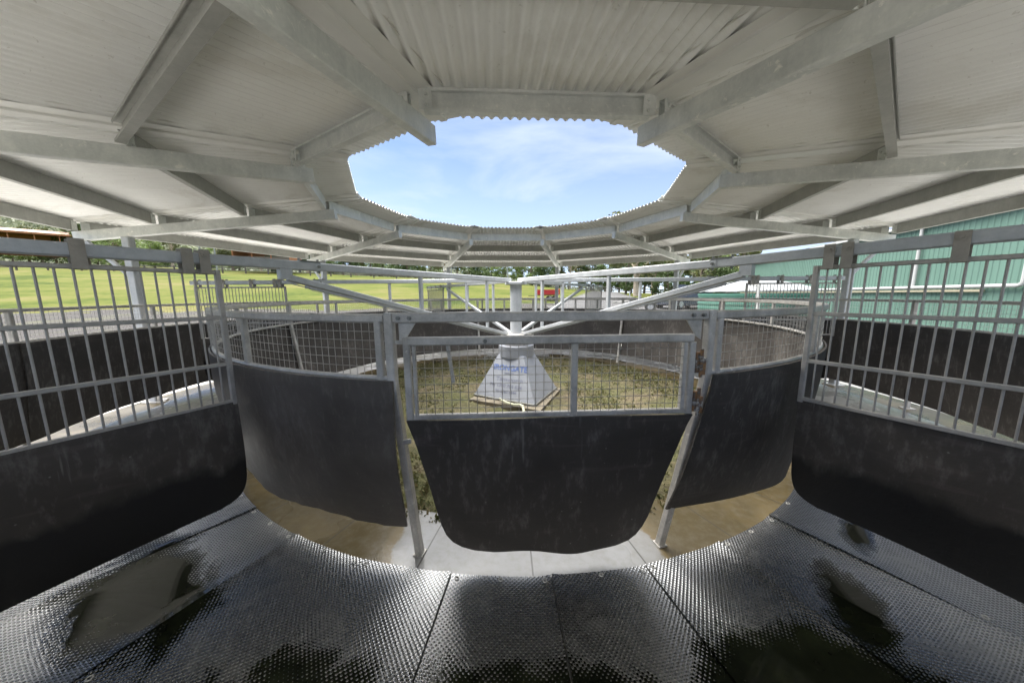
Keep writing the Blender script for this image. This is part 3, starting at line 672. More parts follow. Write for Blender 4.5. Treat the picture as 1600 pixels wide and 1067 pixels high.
A_, B_, D_, E_ = bot[0], bot[1], top[0], top[1]
ex = (B_ - A_).normalized(); mid_b = (A_ + B_) / 2; mid_t = (D_ + E_) / 2; ey = (mid_t - mid_b).normalized(); en = ex.cross(ey).normalized()
def text_on(body, size, hgt, m_, name, shift=0.0, bold=0.0, xs=1.0):
    cu = bpy.data.curves.new(name, 'FONT'); cu.body = body; cu.size = size; cu.align_x = 'CENTER'; cu.extrude = 0.0012; cu.offset = bold
    o = bpy.data.objects.new(name, cu); COL.objects.link(o)
    dg = bpy.context.evaluated_depsgraph_get(); me = bpy.data.meshes.new_from_object(o.evaluated_get(dg)); bpy.data.objects.remove(o); bpy.data.curves.remove(cu)
    mm = Matrix.Identity(4); p_ = mid_b + ey * hgt + en * 0.003 + ex * shift - Vector(WL[pyr.name])
    for i in range(3): mm[i][0] = ex[i] * xs; mm[i][1] = ey[i]; mm[i][2] = en[i]; mm[i][3] = p_[i]
    me.transform(mm); me.materials.clear(); me.materials.append(m_); o = bpy.data.objects.new(name, me); COL.objects.link(o); o.parent = pyr; return o
text_on('IRONGATE', 0.112, 0.415, BLUE, 'lettering', 0.03, 0.0025, 1.02)
text_on('EQUIPMENT', 0.030, 0.365, BLUE2, 'lettering', 0.03)
text_on('Tamworth', 0.085, 0.255, BLUE2, 'lettering', 0.05, 0, 1.25)
text_on('PH 1300 764 624', 0.072, 0.165, BLUE2, 'lettering', 0.0, 0, 1.05)
text_on('02 6760 5244', 0.062, 0.085, BLUE2, 'lettering', 0.02, 0, 1.0)
g = MB(); g.lathe([(0.265, 0.625), (0.27, 0.63), (0.27, 0.79), (0.262, 0.80)], (cx, cy, 0), 12); g.build('collar', PYRM, walker)
g = MB(); g.lathe([(0.18, 0.795), (0.18, 0.93)], (cx, cy, 0), 24); g.lathe([(0.19, 0.93), (0.235, 0.938), (0.235, 0.968), (0.14, 0.975)], (cx, cy, 0), 24); g.build('turntable', GALVF, walker)
g = MB(); g.lathe([(0.088, 0.97), (0.088, 1.70)], (cx, cy, 0), 28); g.lathe([(0.16, 1.70), (0.165, 1.705), (0.165, 1.735), (0.15, 1.742)], (cx, cy, 0), 24); g.build('column', ARMM, walker)
for k in range(6):
    a = -120 + 60 * k; r = pol(1, a); up_r = 0.035 if k == 1 else 0.0
    z0 = 1.765
    g = MB(); g.bar(pol(0.14, a, z0), pol(2.98, a, z0), 0.055, 0.058, 0.006)
    g.bar(pol(2.94, a, z0 + 0.002), pol(4.98, a, z0 + 0.002 + up_r), 0.050, 0.062, 0.006); arm = g.build('arm', ARMM, walker)
    g = MB(); g.box(pol(3.0, a, z0 + 0.036), (0.15, 0.058, 0.008), rad(a)); sdv = pol(1, a + 90)
    for q_ in (-0.06, 0.07): g.rod([pol(3.0 + q_, a, z0 - 0.045), pol(3.0 + q_, a, z0 + 0.055)], 0.008, 6)
    for s_ in (1, -1): g.rod([pol(2.95, a, z0) + sdv * (s_ * 0.026), pol(2.95, a, z0) + sdv * (s_ * 0.038)], 0.011, 6)
    g.build('joint_clamp', BOLT, arm)
    g = MB(); g.box(pol(3.17, a, z0 - 0.062), (0.075, 0.05, 0.07), rad(a)); g.bar(pol(3.15, a, 1.680), pol(0.17, a, 0.955), 0.05, 0.045, 0.005); g.bar(pol(3.13, a, 1.637), pol(0.24, a, 0.933), 0.012, 0.006, 0.001); g.build('strut', ARMM, arm)
    g = MB()
    for R_ in (1.92, 0.74):
        g.bar(pol(R_, a, 0.955 + (R_ - 0.17) * 0.2433 + 0.015), pol(R_, a, z0 - 0.028), 0.036, 0.036, 0.004, upv=r)
        g.build('upright', ARMM, arm); g = MB()
# slab and cable
g = MB(); g.slab([(-0.67, -0.46), (0.33, -0.94), (0.75, 0.08), (-0.24, 0.60)], -0.05, 0.045); tag(g.build('concrete_slab', SLAB), 'pale concrete slab under the pyramid base', 'slab', kind='structure')
g = MB(); pts = [(-0.22, -0.62, 0.10), (-0.12, -0.70, 0.075), (-0.02, -0.78, 0.072), (0.06, -0.82, 0.085), (0.10, -0.86, 0.08), (0.11, -0.93, 0.055), (0.11, -1.0, 0.02), (0.13, -1.1, 0.01)]
pp = []
for i in range(len(pts) - 1):
    for q_ in range(5): pp.append(Vector(pts[i]).lerp(Vector(pts[i + 1]), q_ / 5))
g.rod(pp, 0.017, 8); tag(g.build('power_cable', HOSE), 'pale cable coming out under the pyramid base over the slab', 'cable')

# ------------------------------------------------------------------ divider gates hung from the arms
def make_divider(a, label, zoff=0.0):
    """built in the plane of the arm: x = radius, then turned by the root"""
    root = thing('divider_gate', label, 'divider gate', (0, 0, 0), 'divider gates hung from the walker arms')
    Ra, Rb = 3.535, 4.93; off = 0.0
    def P(x, z, y=0.0): return Vector((x, y, z))
    g = MB()
    g.bar(P(Ra, 0.885), P(Ra, 1.705), 0.030, 0.026, 0.004, upv=Vector((1, 0, 0))); g.bar(P(Rb, 0.885), P(Rb, 1.705), 0.026, 0.026, 0.004, upv=Vector((1, 0, 0)))
    g.bar(P(Ra, 1.693), P(Rb, 1.693), 0.024, 0.022, 0.004); g.build('frame', BARM, root)
    for z in (1.427, 1.143, 0.905):
        g = MB(); g.bar(P(Ra, z), P(Rb, z), 0.022, 0.022, 0.003); g.build('rail', BARM, root)
    for i in range(26):
        x = 3.584 + 0.0517 * i
        g = MB(); g.rod([P(x, 0.90), P(x, 1.69)], 0.0048, 8); g.build('bar', BARM, root)
    # rubber flap with rounded inner corner
    zs = [0.90, 0.82, 0.70, 0.58, 0.48, 0.41, 0.36, 0.32, 0.29, 0.265, 0.25]
    li = [0, 0, 0, 0, 0.002, 0.006, 0.014, 0.028, 0.05, 0.09, 0.15]; n = len(zs) - 1
    def f(u, v):
        k = v * n; i = min(int(k), n - 1); w_ = k - i; z = zs[i] + (zs[i + 1] - zs[i]) * w_; l = li[i] + (li[i + 1] - li[i]) * w_
        x = Ra - 0.012 + l + (Rb + 0.02 - l * 0.6 - (Ra - 0.012) - l) * u
        zz = z - 0.035 * u * max(0, (0.6 - z) / 0.35) + 0.006 * sin(u * 6) * v
        return P(x, zz, 0.012 * sin(u * 4 + 1) * v + 0.010 * sin(v * 4))
    g = MB(); g.grid(f, 30, 24, lambda u, v: (0, 0.013, 0)); g.build('rubber_flap', RUBD, root, sharp=50)
    for x in (3.592, 3.665, 4.03, 4.46, 4.88):
        g = MB(); g.box(P(x, 1.750, 0.036), (0.047, 0.005, 0.135), 0); g.box(P(x, 1.750, -0.036), (0.047, 0.005, 0.135), 0)
        g.box(P(x, 1.684, 0), (0.05, 0.066, 0.006), 0)
        for s_ in (1, -1):
            g.rod([P(x, 1.79, s_ * 0.038), P(x, 1.79, s_ * 0.044)], 0.017, 12); g.rod([P(x, 1.79, s_ * 0.042), P(x, 1.79, s_ * 0.052)], 0.008, 6)
        g.build('hanger', BRKT, root)
    root.rotation_euler = (0, 0, rad(a)); return root
d0 = make_divider(-120, 'divider gate of bars over black rubber filling the near left side')
for a, lb in ((-60, 'divider gate of bars over black rubber filling the near right side'), (180, 'small barred divider gate beyond the inner fence on the left, against the lawn'), (0, 'barred divider gate beyond the inner fence on the right, before the water tank'),
              (120, 'narrow barred divider gate seen edge on at the far left of the track'), (60, 'narrow barred divider gate seen edge on at the far right, before the driveway')):
    dup(d0, None, rad(a), lb)

# ------------------------------------------------------------------ rubber mats on the track
NM = 39; MW = 360 / NM
trk = MB(); vs = []; nT = 90; b0a, b1a = -86.8 + MW * 7 + 0.2, 360 - 86.8 - MW * 8 - 0.2
for i in range(nT + 1):
    for j in range(15):
        a = b0a + (b1a - b0a) * i / nT; Rr = 3.43 + 1.74 * j / 14; vs.append(pol(Rr, a, 0.012 + 0.010 * sin(a * 1.7 + Rr * 5) * sin(a * 0.6 + Rr * 3) + 0.005 * sin(a * 5.1 + Rr * 9)))
trk.add(vs, [(i * 15 + j, (i + 1) * 15 + j, (i + 1) * 15 + j + 1, i * 15 + j + 1) for i in range(nT) for j in range(14)])
m, t, b = mat('pale_wet_track'); co = objco(t, world=True); n1 = noise(t, co, 1.4, 6, 0.6, 0.6)
t.links.new(ramp(t, n1, [(0.3, (0.46, 0.45, 0.44)), (0.6, (0.66, 0.66, 0.67))]), b.inputs['Base Color']); t.links.new(ramp(t, n1, [(0.35, 0.10), (0.65, 0.35)]), b.inputs['Roughness']); bump(t, b, noise(t, co, 5, 5, 0.6, 1.0), 0.03, 0.6)
tag(trk.build('track_surface', m, sharp=None), kind='structure')
def mat_mesh(seed):
    r_ = random.Random(seed); p = [r_.uniform(0, 6) for _ in range(5)]; hw = MW / 2 - 0.06
    nu, nv = 16, 22; V = []; U = []; Fc = []
    for i in range(nu + 1):
        for j in range(nv + 1):
            u, v = i / nu, j / nv; a = -hw + 2 * hw * u; R = 3.425 + 1.70 * v
            e0 = max(0, 1 - u * nu * 0.55); e1 = max(0, 1 - (1 - u) * nu * 0.55)
            z = 0.016 + 0.004 * sin(3 * u + 5 * v + p[0]) + 0.004 * sin(6 * v + p[1]) + (0.010 * e0 * (0.5 + 0.5 * sin(v * 5 + p[2])) + 0.010 * e1 * (0.5 + 0.5 * sin(v * 4 + p[3])))
            V.append(pol(R, a, z)); U.append((R * rad(a), R))
    W = nv + 1
    Fc = [(i * W + j, (i + 1) * W + j, (i + 1) * W + j + 1, i * W + j + 1) for i in range(nu) for j in range(nv)]
    b0 = len(V); ring = [i * W for i in range(nu + 1)] + [nu * W + j for j in range(1, nv + 1)] + [i * W + nv for i in range(nu - 1, -1, -1)] + [j for j in range(nv - 1, 0, -1)]
    for q in ring: V.append(Vector((V[q].x, V[q].y, 0.003))); U.append(U[q])
    m_ = len(ring)
    for k in range(m_): Fc.append((ring[k], ring[(k + 1) % m_], b0 + (k + 1) % m_, b0 + k))
    g = MB(); g.add(V, Fc); return g, U
protos = []
names = {}
for s_ in range(3):
    root = thing('rubber_mat', 'x', 'rubber mat', (0, 0, 0), 'studded rubber mats covering the track')
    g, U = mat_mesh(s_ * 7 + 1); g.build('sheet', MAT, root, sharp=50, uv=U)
    hw = MW / 2
    for da, R_ in ((-hw + 0.62, 3.455), (0, 3.45), (hw - 0.62, 3.46), (-hw + 0.5, 4.28), (hw - 0.5, 5.05), (-hw + 0.5, 5.05)):
        g = MB(); c = pol(R_, da, 0.019); vs = []; n = 14
        g.rod([c + Vector((cos(2 * pi * i_ / n), sin(2 * pi * i_ / n), 0)) * 0.0105 for i_ in range(n)], 0.0032, 5, closed=True); g.build('washer', WASH, root)
    protos.append(root)
near = {-3: 'third', -2: 'second', -1: 'first', 0: 'centre', 1: 'first', 2: 'second', 3: 'third'}
ordw = ['', 'first', 'second', 'third', 'fourth', 'fifth', 'sixth', 'seventh', 'eighth', 'ninth', 'tenth', 'eleventh', 'twelfth', 'thirteenth', 'fourteenth', 'fifteenth', 'sixteenth', 'seventeenth', 'eighteenth', 'nineteenth']
used = set()
for k in range(NM):
    kk = k if k <= NM // 2 else k - NM
    if abs(kk) > 7: continue
    if kk == 0: lb = 'wet studded rubber mat directly in front of the fence gate'
    else: lb = 'wet studded rubber mat, %s to the %s of the mat before the gate' % (ordw[abs(kk)], 'right' if kk > 0 else 'left')
    ang = -86.8 - MW / 2 + MW * kk; pi_ = k % 3
    if pi_ not in used: used.add(pi_); o = protos[pi_]; o.rotation_euler = (0, 0, rad(ang)); o['label'] = lb
    else: o = dup(protos[pi_], None, rad(ang), lb)

#BACKGROUND
# ------------------------------------------------------------------ green shed on the right
# the wall line: X = 12 + 0.30 * (Y + 5)
def shed_p(d, z, out_=0.0):
    n = Vector((-1, 0.30, 0)).normalized(); return Vector((12 + 0.30 * d, d - 5, z)) + n * out_
shed = thing('green_shed', 'large green corrugated shed with white gutters beside the walker', 'shed', (20, 5, 0))
g = MB(); d0_, d1_ = 1.0, 31.0; pit = 0.19; k_ = sqrt(1 + .09); n = int((d1_ - d0_) * k_ / pit); prof = [(0, 0), (0.55, 0), (0.65, 1), (0.90, 1), (1.0, 0)]
vs = []; fs = []
for i in range(n):
    for u, h in prof[:-1]: vs += [shed_p(d0_ + (i + u) * pit / k_, -0.3, h * 0.020), shed_p(d0_ + (i + u) * pit / k_, 4.16, h * 0.020)]
m_ = len(vs) // 2; fs = [(2 * i, 2 * i + 2, 2 * i + 3, 2 * i + 1) for i in range(m_ - 1)]; g.add(vs, fs); g.build('wall', GREEN, shed, sharp=25)
g = MB(); q = Vector((1, -0.30, 0)).normalized()
a_, b__ = shed_p(d1_, -0.3), shed_p(d1_, -0.3) + q * 14; c_, e_ = shed_p(d0_, -0.3) + q * 14, shed_p(d0_, -0.3)
g.add([a_, b__, b__ + Z * 4.4, a_ + Z * 4.4, a_ + q * 7 + Z * 6.0], [(0, 1, 2, 4, 3)]); g.add([e_, c_, c_ + Z * 4.4, e_ + Z * 4.4, e_ + q * 7 + Z * 6.0], [(3, 4, 2, 1, 0)]); g.add([c_, b__, b__ + Z * 4.4, c_ + Z * 4.4], [(0, 1, 2, 3)]); g.build('end_wall', GREEN, shed)
g = MB(); e1, e2 = shed_p(d0_ - .3, 4.20, 0.15), shed_p(d1_ + .3, 4.20, 0.15)
rid1, rid2 = shed_p(d0_ - .3, 5.75) + q * 7, shed_p(d1_ + .3, 5.75) + q * 7; far1, far2 = shed_p(d0_ - .3, 4.20) + q * 14.2, shed_p(d1_ + .3, 4.20) + q * 14.2
g.add([e1, e2, rid2, rid1, far1, far2] + [v + Z * 0.05 for v in (e1, e2, rid2, rid1, far1, far2)], [(0, 1, 2, 3), (3, 2, 5, 4), (6, 9, 8, 7), (9, 10, 11, 8), (0, 3, 9, 6), (1, 7, 8, 2), (3, 4, 10, 9), (2, 8, 11, 5)]); g.build('roof', GREEN, shed)
g = MB(); g.bar(shed_p(d0_ - .3, 4.14, 0.20), shed_p(d1_ + .3, 4.14, 0.20), 0.13, 0.13, 0.02); g.build('gutter', WHITE, shed)
# low skillion gutter and stormwater pipes
g = MB(); g.bar(shed_p(10.6, 1.58, 0.10), shed_p(30.5, 1.58, 0.10), 0.10, 0.085, 0.01); g.build('cream_trim', CREAM, shed)
g = MB(); pts = [shed_p(30.5, 1.72, 0.14), shed_p(9.66, 1.72, 0.14), shed_p(9.58, 1.75, 0.14), shed_p(9.54, 1.82, 0.14), shed_p(9.54, 4.1, 0.14)]; g.rod(pts, 0.062, 10)
g.rod([shed_p(13.05, 1.75, 0.12), shed_p(13.05, 4.1, 0.12)], 0.055, 10); g.build('stormwater_pipe', WHITE, shed)

# ------------------------------------------------------------------ water tank
tx, ty = 8.75, 7.0
tank = thing('water_tank', 'round green ribbed water tank with a pale domed roof beside the shed', 'water tank', (tx, ty, 0))
g = MB(); pr = []; z = -0.1
R_ = 1.74
while z < 1.56: pr += [(R_, z), (R_ + 0.028, z + 0.02), (R_ + 0.028, z + 0.085), (R_, z + 0.105)]; z += 0.155
g.lathe(pr, (tx, ty, 0), 64); g.build('tank_wall', TANKG, tank, sharp=30)
g = MB(); vs = []; n = 48
vs = []; prr = [(1.80, 1.60), (1.79, 1.64), (1.5, 1.76), (1.1, 1.88), (0.6, 1.98), (0.2, 2.03), (0.18, 2.07), (0.0, 2.08)]
for i in range(n):
    for r_, z_ in prr: kx = 0.012 if i % 3 == 0 else 0.0; vs.append((tx + r_ * cos(2 * pi * i / n), ty + r_ * sin(2 * pi * i / n), z_ + kx * (r_ > 0.2)))
W = len(prr); g.add(vs, [(i * W + k, ((i + 1) % n) * W + k, ((i + 1) % n) * W + k + 1, i * W + k + 1) for i in range(n) for k in range(W - 1)]); g.build('tank_roof', TANKW, tank, sharp=12)
pd = thing('downpipe', 'white jointed plastic downpipe standing before the water tank', 'pipe', (7.2, 4.9, 0))
px_, py_ = 7.35, 4.85
pdw = [(px_, py_, -0.05), (px_, py_, 1.30), (px_ - 0.03, py_, 1.42), (px_ - 0.03, py_, 1.78), (px_ - 0.0, py_ + 0.5, 1.86)]
g = MB(); g.rod([Vector(p_) for p_ in pdw[:2]], 0.048, 10); g.rod([Vector(p_) for p_ in pdw[1:]], 0.05, 10); g.build('pipe', WHITE, pd)
g = MB(); g.rod([Vector((px_, py_, 1.24)), Vector((px_, py_, 1.33))], 0.06, 10); g.rod([Vector((px_ - .03, py_, 1.42)), Vector((px_ - .03, py_, 1.50))], 0.062, 10); g.build('coupling', WHITE, pd)

# ------------------------------------------------------------------ vehicles
def loft(sections):
    """sections: list of (x, [(y,z)...]) with equal counts"""
    g = MB(); n = len(sections[0][1]); vs = [(x, y, z) for x, pr in sections for y, z in pr]; m_ = len(sections)
    fs = [(i * n + k, (i + 1) * n + k, (i + 1) * n + (k + 1) % n, i * n + (k + 1) % n) for i in range(m_ - 1) for k in range(n)]
    fs += [tuple(range(n)), tuple(range((m_ - 1) * n, m_ * n))[::-1]]; g.add(vs, fs); return g
def place(root, loc, rz): root.location = loc; root.rotation_euler = (0, 0, rz)
def wheel(root, x, y, r=0.33, wd=0.2):
    g = MB(); s_ = 1 if y > 0 else -1
    g.rod([(x, y - wd / 2, r), (x, y - wd / 2 + 0.03, r), (x, y + wd / 2 - 0.03, r), (x, y + wd / 2, r)], [r - 0.03, r, r, r - 0.03], 24); wo = g.build('wheel', TYRE, root)
    g = MB(); g.rod([(x, y + s_ * (wd / 2 + 0.002), r), (x, y + s_ * (wd / 2 + 0.02), r)], r * 0.6, 20); g.build('rim', SILV, wo)
car = thing('parked_car', 'dark blue grey car parked between the driveway and the water tank', 'car')
def prof(w0, zb, zt_, w1): return [(-w0, zb), (w0, zb), (w0 + .03, zb + .2), (w0, zt_ * 0.75 + zb * .25), (w1, zt_), (-w1, zt_), (-w0, zt_ * 0.75 + zb * .25), (-w0 - .03, zb + .2)]
loft([(-2.25, prof(.70, .35, .80, .62)), (-2.15, prof(.82, .25, .95, .76)), (-1.2, prof(.86, .2, 1.02, .8)), (0.9, prof(.87, .2, 0.98, .8)), (1.9, prof(.84, .22, .86, .74)), (2.2, prof(.74, .3, .70, .6))]).build('body', CARP, car, sharp=40)
loft([(-1.75, prof(.74, .95, 1.05, .7)), (-1.15, prof(.76, .95, 1.42, .58)), (0.1, prof(.76, .95, 1.47, .58)), (0.95, prof(.74, .95, 1.02, .68))]).build('cabin_glass', GLASS, car, sharp=40)
loft([(-1.20, prof(.60, 1.40, 1.46, .56)), (-0.6, prof(.62, 1.43, 1.52, .56)), (0.12, prof(.60, 1.42, 1.49, .55))]).build('roof_panel', CARP, car, sharp=40)
for x in (-1.4, 1.4):
    for y in (-.78, .78): wheel(car, x, y)
for y in (-.6, .6):
    g = MB(); g.box((2.12, y, 0.68), (0.16, 0.26, 0.12)); g.build('headlight', LAMP, car)
place(car, (11.6, 17.3, 0), rad(-155)); car.location.z = height(11.6, 17.3)
wag = thing('flat_trailer', 'low pale flatbed trailer parked left of the dark car', 'trailer')
g = MB(); g.box((0, 0, 0.72), (2.6, 1.4, 0.07)); g.box((0, 0, 0.62), (2.4, 0.9, 0.1)); g.build('deck', SILV, wag)
g = MB(); g.bar((1.3, 0.3, .6), (2.2, 0, .5), .07, .07); g.bar((1.3, -.3, .6), (2.2, 0, .5), .07, .07); g.build('drawbar', BOLT, wag)
for y in (-.7, .7): wheel(wag, 0, y, 0.28, 0.16)
for x in (-1.2, 1.2):
    g = MB(); g.bar((x, -.66, .74), (x, -.66, 1.25), .04, .04); g.bar((x, .66, .74), (x, .66, 1.25), .04, .04); g.bar((x, -.66, 1.25), (x, .66, 1.25), .04, .04); g.build('end_frame', SILV, wag)
place(wag, (8.4, 15.2, 0), rad(160)); wag.location.z = height(8.4, 15.2)
red = thing('red_tipping_trailer', 'red box trailer parked on the edge of the lawn', 'trailer')
g = MB(); g.box((0, 0, 0.78), (2.6, 1.3, 0.06))
for s_ in (1, -1): g.box((0, s_ * 0.63, 1.08), (2.6, 0.05, 0.56))
g.box((-1.28, 0, 1.08), (0.05, 1.2, 0.56)); g.box((1.28, 0, 1.12), (0.05, 1.2, 0.66)); g.build('tub', REDP, red)
g = MB(); g.box((0, 0, 0.68), (2.3, 0.7, 0.10)); g.bar((-1.2, 0, .66), (-2.3, 0, .58), .07, .07); g.build('chassis', TYRE, red)
for x in (0.2, 0.85):
    for y in (-.62, .62): wheel(red, x, y, 0.30, 0.18)
place(red, (3.35, 28.0, 0), rad(4)); red.location.z = height(3.35, 28) - 0.05; red.scale = (0.86, 0.86, 0.8)

# ------------------------------------------------------------------ farm sheds and paddock fences on the rise
def stable(label, x, y, rz, ln, dp, hh, zoff=0):
    s_ = thing('stable_shed', label, 'shed')
    g = MB(); g.add([(-ln / 2, -dp / 2 - .6, hh), (ln / 2, -dp / 2 - .6, hh), (ln / 2, 0, hh + 1.1), (-ln / 2, 0, hh + 1.1), (ln / 2, dp / 2, hh), (-ln / 2, dp / 2, hh)] + [(-ln / 2, -dp / 2 - .6, hh + .08), (ln / 2, -dp / 2 - .6, hh + .08), (ln / 2, 0, hh + 1.18), (-ln / 2, 0, hh + 1.18), (ln / 2, dp / 2, hh + .08), (-ln / 2, dp / 2, hh + .08)],
          [(0, 1, 2, 3), (3, 2, 4, 5), (6, 9, 8, 7), (9, 11, 10, 8), (0, 6, 7, 1), (1, 7, 8, 2), (0, 3, 9, 6), (2, 8, 10, 4), (3, 5, 11, 9), (4, 10, 11, 5)]); g.build('roof', ROOFG, s_)
    g = MB(); g.box((0, dp / 2 - .1, hh / 2), (ln - .6, .12, hh)); g.box((-ln / 2 + .5, 0, hh / 2), (.12, dp - .4, hh)); g.box((ln / 2 - .5, 0, hh / 2), (.12, dp - .4, hh)); g.build('wall', TERRA, s_)
    n = max(3, int(ln / 3.6))
    for i in range(n + 1):
        g = MB(); g.box((-ln / 2 + .5 + (ln - 1) * i / n, -dp / 2, hh / 2), (.18, .18, hh)); g.build('post', TERRA, s_)
    g = MB(); g.box((0, -dp / 2 - .52, hh - .14), (ln, .08, .46)); g.build('fascia', TERRA, s_)
    g = MB(); g.box((0, -dp / 2 + .1, .75), (ln - 1, .1, 1.3)); g.build('stall_front', DARK, s_)
    g = MB()
    for e in (-1, 1): g.bar((e * (ln / 2 + .02), -dp / 2 - .62, hh), (e * (ln / 2 + .02), 0, hh + 1.12), .06, .22, 0.01)
    g.build('barge_board', WHITE, s_)
    place(s_, (x, y, height(x, y) + zoff), rz); return s_
stable('long orange timber stable beyond the lawn at the far left', -134, 70, rad(46), 46, 8, 5.2, 3.6)
stable('smaller orange timber stable behind the paddock fence left of the canopy rafter', -62, 78, rad(14), 13, 7, 4.4, 2.2)
for lb, lst in (('dark post and rail fence crossing the rise behind the lawn on the left', [(-118, 55), (-96, 62), (-76, 68), (-58, 72), (-40, 75), (-24, 77), (-8, 79)]), ('dark rail fence behind the driveway and under the trees on the right', [(8, 82), (20, 78), (30, 66), (40, 62), (52, 56)])):
    pf = thing('paddock_fence', lb, 'fence', (lst[0][0], lst[0][1], 0)); P = []
    for (xa, ya), (xb, yb) in zip(lst, lst[1:]):
        n = max(1, int(hypot(xb - xa, yb - ya) / 4.5)); P += [(xa + (xb - xa) * i / n, ya + (yb - ya) * i / n) for i in range(n)]
    P.append(lst[-1])
    for x, y in P:
        g = MB(); g.box((x, y, height(x, y) + .6), (.22, .22, 1.5)); g.build('post', TIMB, pf)
    for hz_ in (1.15, 0.6):
        g = MB()
        for p_, q_ in zip(P, P[1:]): g.bar((p_[0], p_[1] - .12, height(*p_) + hz_), (q_[0], q_[1] - .12, height(*q_) + hz_), .06, .17, 0)
        g.build('rail', TIMB, pf)
for i, (u, d, h, lb) in enumerate([(-0.91, 70, 9, 'thin white pole with a box on the lawn, left'), (-0.955, 84, 10, 'thin pale pole beside the white shelter'), (-0.192, 84, 11, 'thin pale pole before the trees left of the walker column'), (-0.021, 84, 10, 'thin pale pole right behind the walker column')]):
    x, y = u * d, d - 5; po = thing('light_pole', lb, 'pole', (x, y, height(x, y)), 'pale poles along the rise')
    g = MB(); g.rod([(x, y, height(x, y) - .2), (x, y, height(x, y) + h)], [.16, .10], 8); g.build('pole', TANKW, po)
    g = MB(); g.box((x, y, height(x, y) + h - .2), (.9, .3, .22)); g.build('lamp_head', TANKW, po)
x, y = -0.99 * 74, 69; hu = thing('white_shelter', 'small white roofed shelter behind the paddock fence', 'shelter', (x, y, height(x, y)))
g = MB(); zz = height(x, y); g.box((x, y, zz + 3.6), (4.2, 3, .5)); g.build('roof', WHITE, hu)
for s_ in (-1.8, 1.8):
    g = MB(); g.box((x + s_, y, zz + 1.8), (.15, .15, 3.6)); g.build('post', TANKW, hu)

# ------------------------------------------------------------------ trees
def make_tree(seed, H, W, leafm, barkm, trunk=0.3, leaves=2600, ls=0.42, clumps=26, low=0.15, nm='gum_tree'):
    r_ = random.Random(seed); root = thing(nm, 'x', 'tree')
    g = MB(); th = H * 0.45; p0 = Vector((0, 0, -0.5)); sway = Vector((r_.uniform(-.5, .5), r_.uniform(-.5, .5), 0))
    tp = [p0, Vector((0, 0, th * .4)) + sway * .3, Vector((0, 0, th)) + sway, Vector((0, 0, H * .8)) + sway * 1.6]
    g.rod(tp, [trunk * 1.3, trunk, trunk * .7, trunk * .15], 8)
    cl = []
    for i in range(clumps):
        z = H * (low + (0.97 - low) * (i + .5) / clumps); k = (z / H - low) / (1 - low)
        rad_ = W * (0.35 + 0.75 * sin(pi * min(1, k * .85 + .12))) * r_.uniform(.35, 1.0); a = r_.uniform(0, 2 * pi)
        c = Vector((cos(a) * rad_, sin(a) * rad_, z + r_.uniform(-.04, .04) * H)) + sway * k * 1.5; cl.append((c, W * r_.uniform(.24, .46)))
    for c, rr in cl[::2]:
        s_ = Vector((0, 0, max(th * .35, c.z * .62))) + sway * (c.z / H); g.rod([s_, s_.lerp(c, .6) + Z * (.03 * H), c], [trunk * .38, trunk * .22, trunk * .07], 5)
    g.build('trunk', barkm, root)
    g = MB(); per = leaves // clumps
    for c, rr in cl:
        for q in range(per):
            dv = Vector((r_.gauss(0, 1), r_.gauss(0, 1), r_.gauss(0, 1))); dv.normalize(); p_ = c + Vector((dv.x, dv.y, dv.z * .62)) * rr * (r_.random() ** .45)
            n_ = Vector((r_.gauss(0, 1), r_.gauss(0, 1), r_.gauss(0, .7) + .5)).normalized(); x_ = n_.cross(Vector((r_.random(), r_.random(), r_.random()))).normalized(); y_ = n_.cross(x_); s_ = ls * r_.uniform(.55, 1.25)
            i = len(g.v); g.v += [tuple(p_ - x_ * s_), tuple(p_ + y_ * s_ * .5), tuple(p_ + x_ * s_), tuple(p_ - y_ * s_ * .5)]; g.f.append((i, i + 1, i + 2, i + 3))
    g.build('crown', leafm, root, sharp=None, recalc=False); return root
protoT = [make_tree(1, 12, 4.6, F1, BARKD), make_tree(2, 14, 4.2, F2, BARKD, .3, 2400, .4, 24, .25), make_tree(3, 10, 4.6, F3, BARKD, .28, 2600, .36, 26, .08), make_tree(4, 15, 5.0, F2, BARK, .42, 2300, .42, 22, .32), make_tree(5, 8, 4.8, F1, BARKD, .25, 2600, .34, 26, .04, 'bushy_tree')]
tr = random.Random(21); usedT = set(); spots = []
kinds = ['dense dark green tree', 'tall olive green gum tree', 'bright green rounded tree', 'tall gum tree with a pale trunk', 'low bushy dark tree']
# (lateral ratio u, depth, height scale, kind)
for i, u in enumerate(np.linspace(-0.60, 0.66, 34)):
    d = 100 + tr.uniform(-6, 10) - 10 * max(0, u)
    spots.append((float(u) + tr.uniform(-.01, .01), d, tr.uniform(.62, 1.0) if u < 0.3 else tr.uniform(.75, 1.05), tr.choice([0, 0, 1, 2, 4, 4, 3])))
for i, u in enumerate(np.linspace(-1.9, -0.62, 26)): spots.append((float(u) + tr.uniform(-.02, .02), 96 + tr.uniform(-5, 14), tr.uniform(.6, 1.0), tr.choice([0, 1, 2, 2, 4, 3])))
for u, d, s_, k in [(0.372, 60, 1.0, 3), (0.34, 72, .8, 0), (0.47, 66, .75, 4), (0.43, 80, .9, 1), (0.56, 62, .85, 1), (0.62, 70, .9, 2), (0.65, 58, .7, 4), (0.28, 88, .7, 0), (0.70, 80, 1.0, 1), (-0.72, 84, .7, 4), (-1.1, 82, .7, 2), (-1.22, 80, .8, 2), (-1.3, 92, 1.0, 0), (-0.86, 88, .9, 1)]: spots.append((u, d, s_, k))
place_words = lambda u: 'far left' if u < -1.2 else 'left' if u < -0.55 else 'left of the centre pole' if u < -0.03 else 'right of the centre pole' if u < 0.3 else 'behind the driveway' if u < 0.5 else 'beside the green shed'
cnt = {}
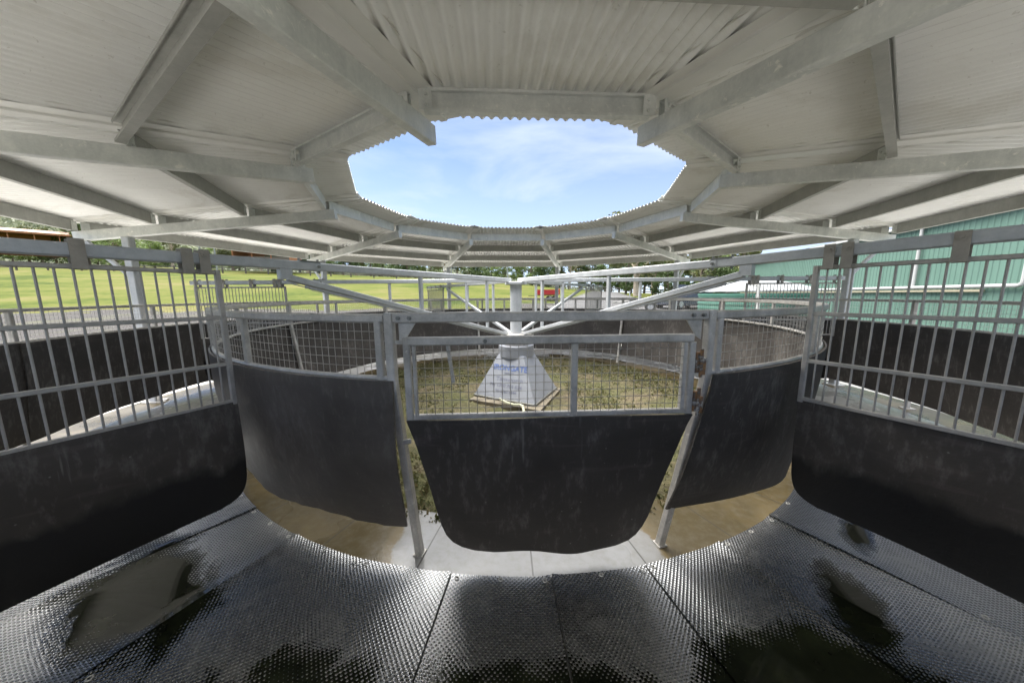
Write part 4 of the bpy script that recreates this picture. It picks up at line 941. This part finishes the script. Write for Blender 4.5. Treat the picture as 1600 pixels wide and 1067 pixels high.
spots.sort(key=lambda s: s[0])
for u, d, s_, k in spots:
    x, y = u * d, d - 5; z = height(x, y); key = (k, place_words(u)); cnt[key] = cnt.get(key, 0) + 1
    lb = '%s, %s from left %s' % (kinds[k], ordw[cnt[key]], place_words(u))
    if u == 0.372: lb = 'tallest gum tree, its pale trunk standing behind the driveway'
    rz = tr.uniform(0, 6.28)
    if k not in usedT: usedT.add(k); o = protoT[k]; o.location = (x, y, z); o.rotation_euler = (0, 0, rz); o.scale = (s_,) * 3; o['label'] = lb; o['group'] = 'trees along the rise'
    else: dup(protoT[k], (x, y, z), rz, lb, 'trees along the rise', s_)
# wooded hill behind
hm = MB(); vs = []; n = 90
def hillz(u, t_):
    top = 1.55 + 230 * (0.30 * sm((-u - 0.55) / 0.9) + 0.085 + 0.01 * sin(u * 9)) ; base = 14
    return base + (top - base) * sm(t_)
hs = []
for i in range(n + 1):
    u = -2.6 + 3.3 * i / n
    for j in range(9):
        t_ = j / 8; d = 135 + 100 * t_; fall = sm((0.25 - u) / 0.5); vs.append((u * d, d - 5, (hillz(u, t_) - 4) * fall + 1 * (1 - fall) - 3))
hm.add(vs, [(i * 9 + j, (i + 1) * 9 + j, (i + 1) * 9 + j + 1, i * 9 + j + 1) for i in range(n) for j in range(8)])
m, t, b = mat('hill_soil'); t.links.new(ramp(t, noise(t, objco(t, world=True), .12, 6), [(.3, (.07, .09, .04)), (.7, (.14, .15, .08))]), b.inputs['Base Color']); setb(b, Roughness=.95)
tag(hm.build('hill', m, sharp=None), kind='structure')
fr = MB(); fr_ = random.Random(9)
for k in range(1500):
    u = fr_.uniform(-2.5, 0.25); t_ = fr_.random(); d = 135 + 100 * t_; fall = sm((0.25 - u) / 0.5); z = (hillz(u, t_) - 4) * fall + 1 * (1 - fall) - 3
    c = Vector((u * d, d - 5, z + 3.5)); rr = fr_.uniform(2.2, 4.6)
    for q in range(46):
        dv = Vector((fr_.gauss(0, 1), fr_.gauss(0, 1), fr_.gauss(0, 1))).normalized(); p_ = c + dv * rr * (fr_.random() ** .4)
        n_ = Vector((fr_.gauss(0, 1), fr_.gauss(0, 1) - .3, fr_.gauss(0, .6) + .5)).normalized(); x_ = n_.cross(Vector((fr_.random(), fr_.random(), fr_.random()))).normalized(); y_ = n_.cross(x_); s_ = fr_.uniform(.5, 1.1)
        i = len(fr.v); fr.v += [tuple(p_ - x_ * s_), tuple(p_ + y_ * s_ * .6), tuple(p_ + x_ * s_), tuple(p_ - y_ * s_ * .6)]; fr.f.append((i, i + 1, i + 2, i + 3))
tag(fr.build('wood', F4, sharp=None, recalc=False), 'eucalypt wood with haze painted into its leaf colour, covering the hillside behind', 'wood', kind='stuff')
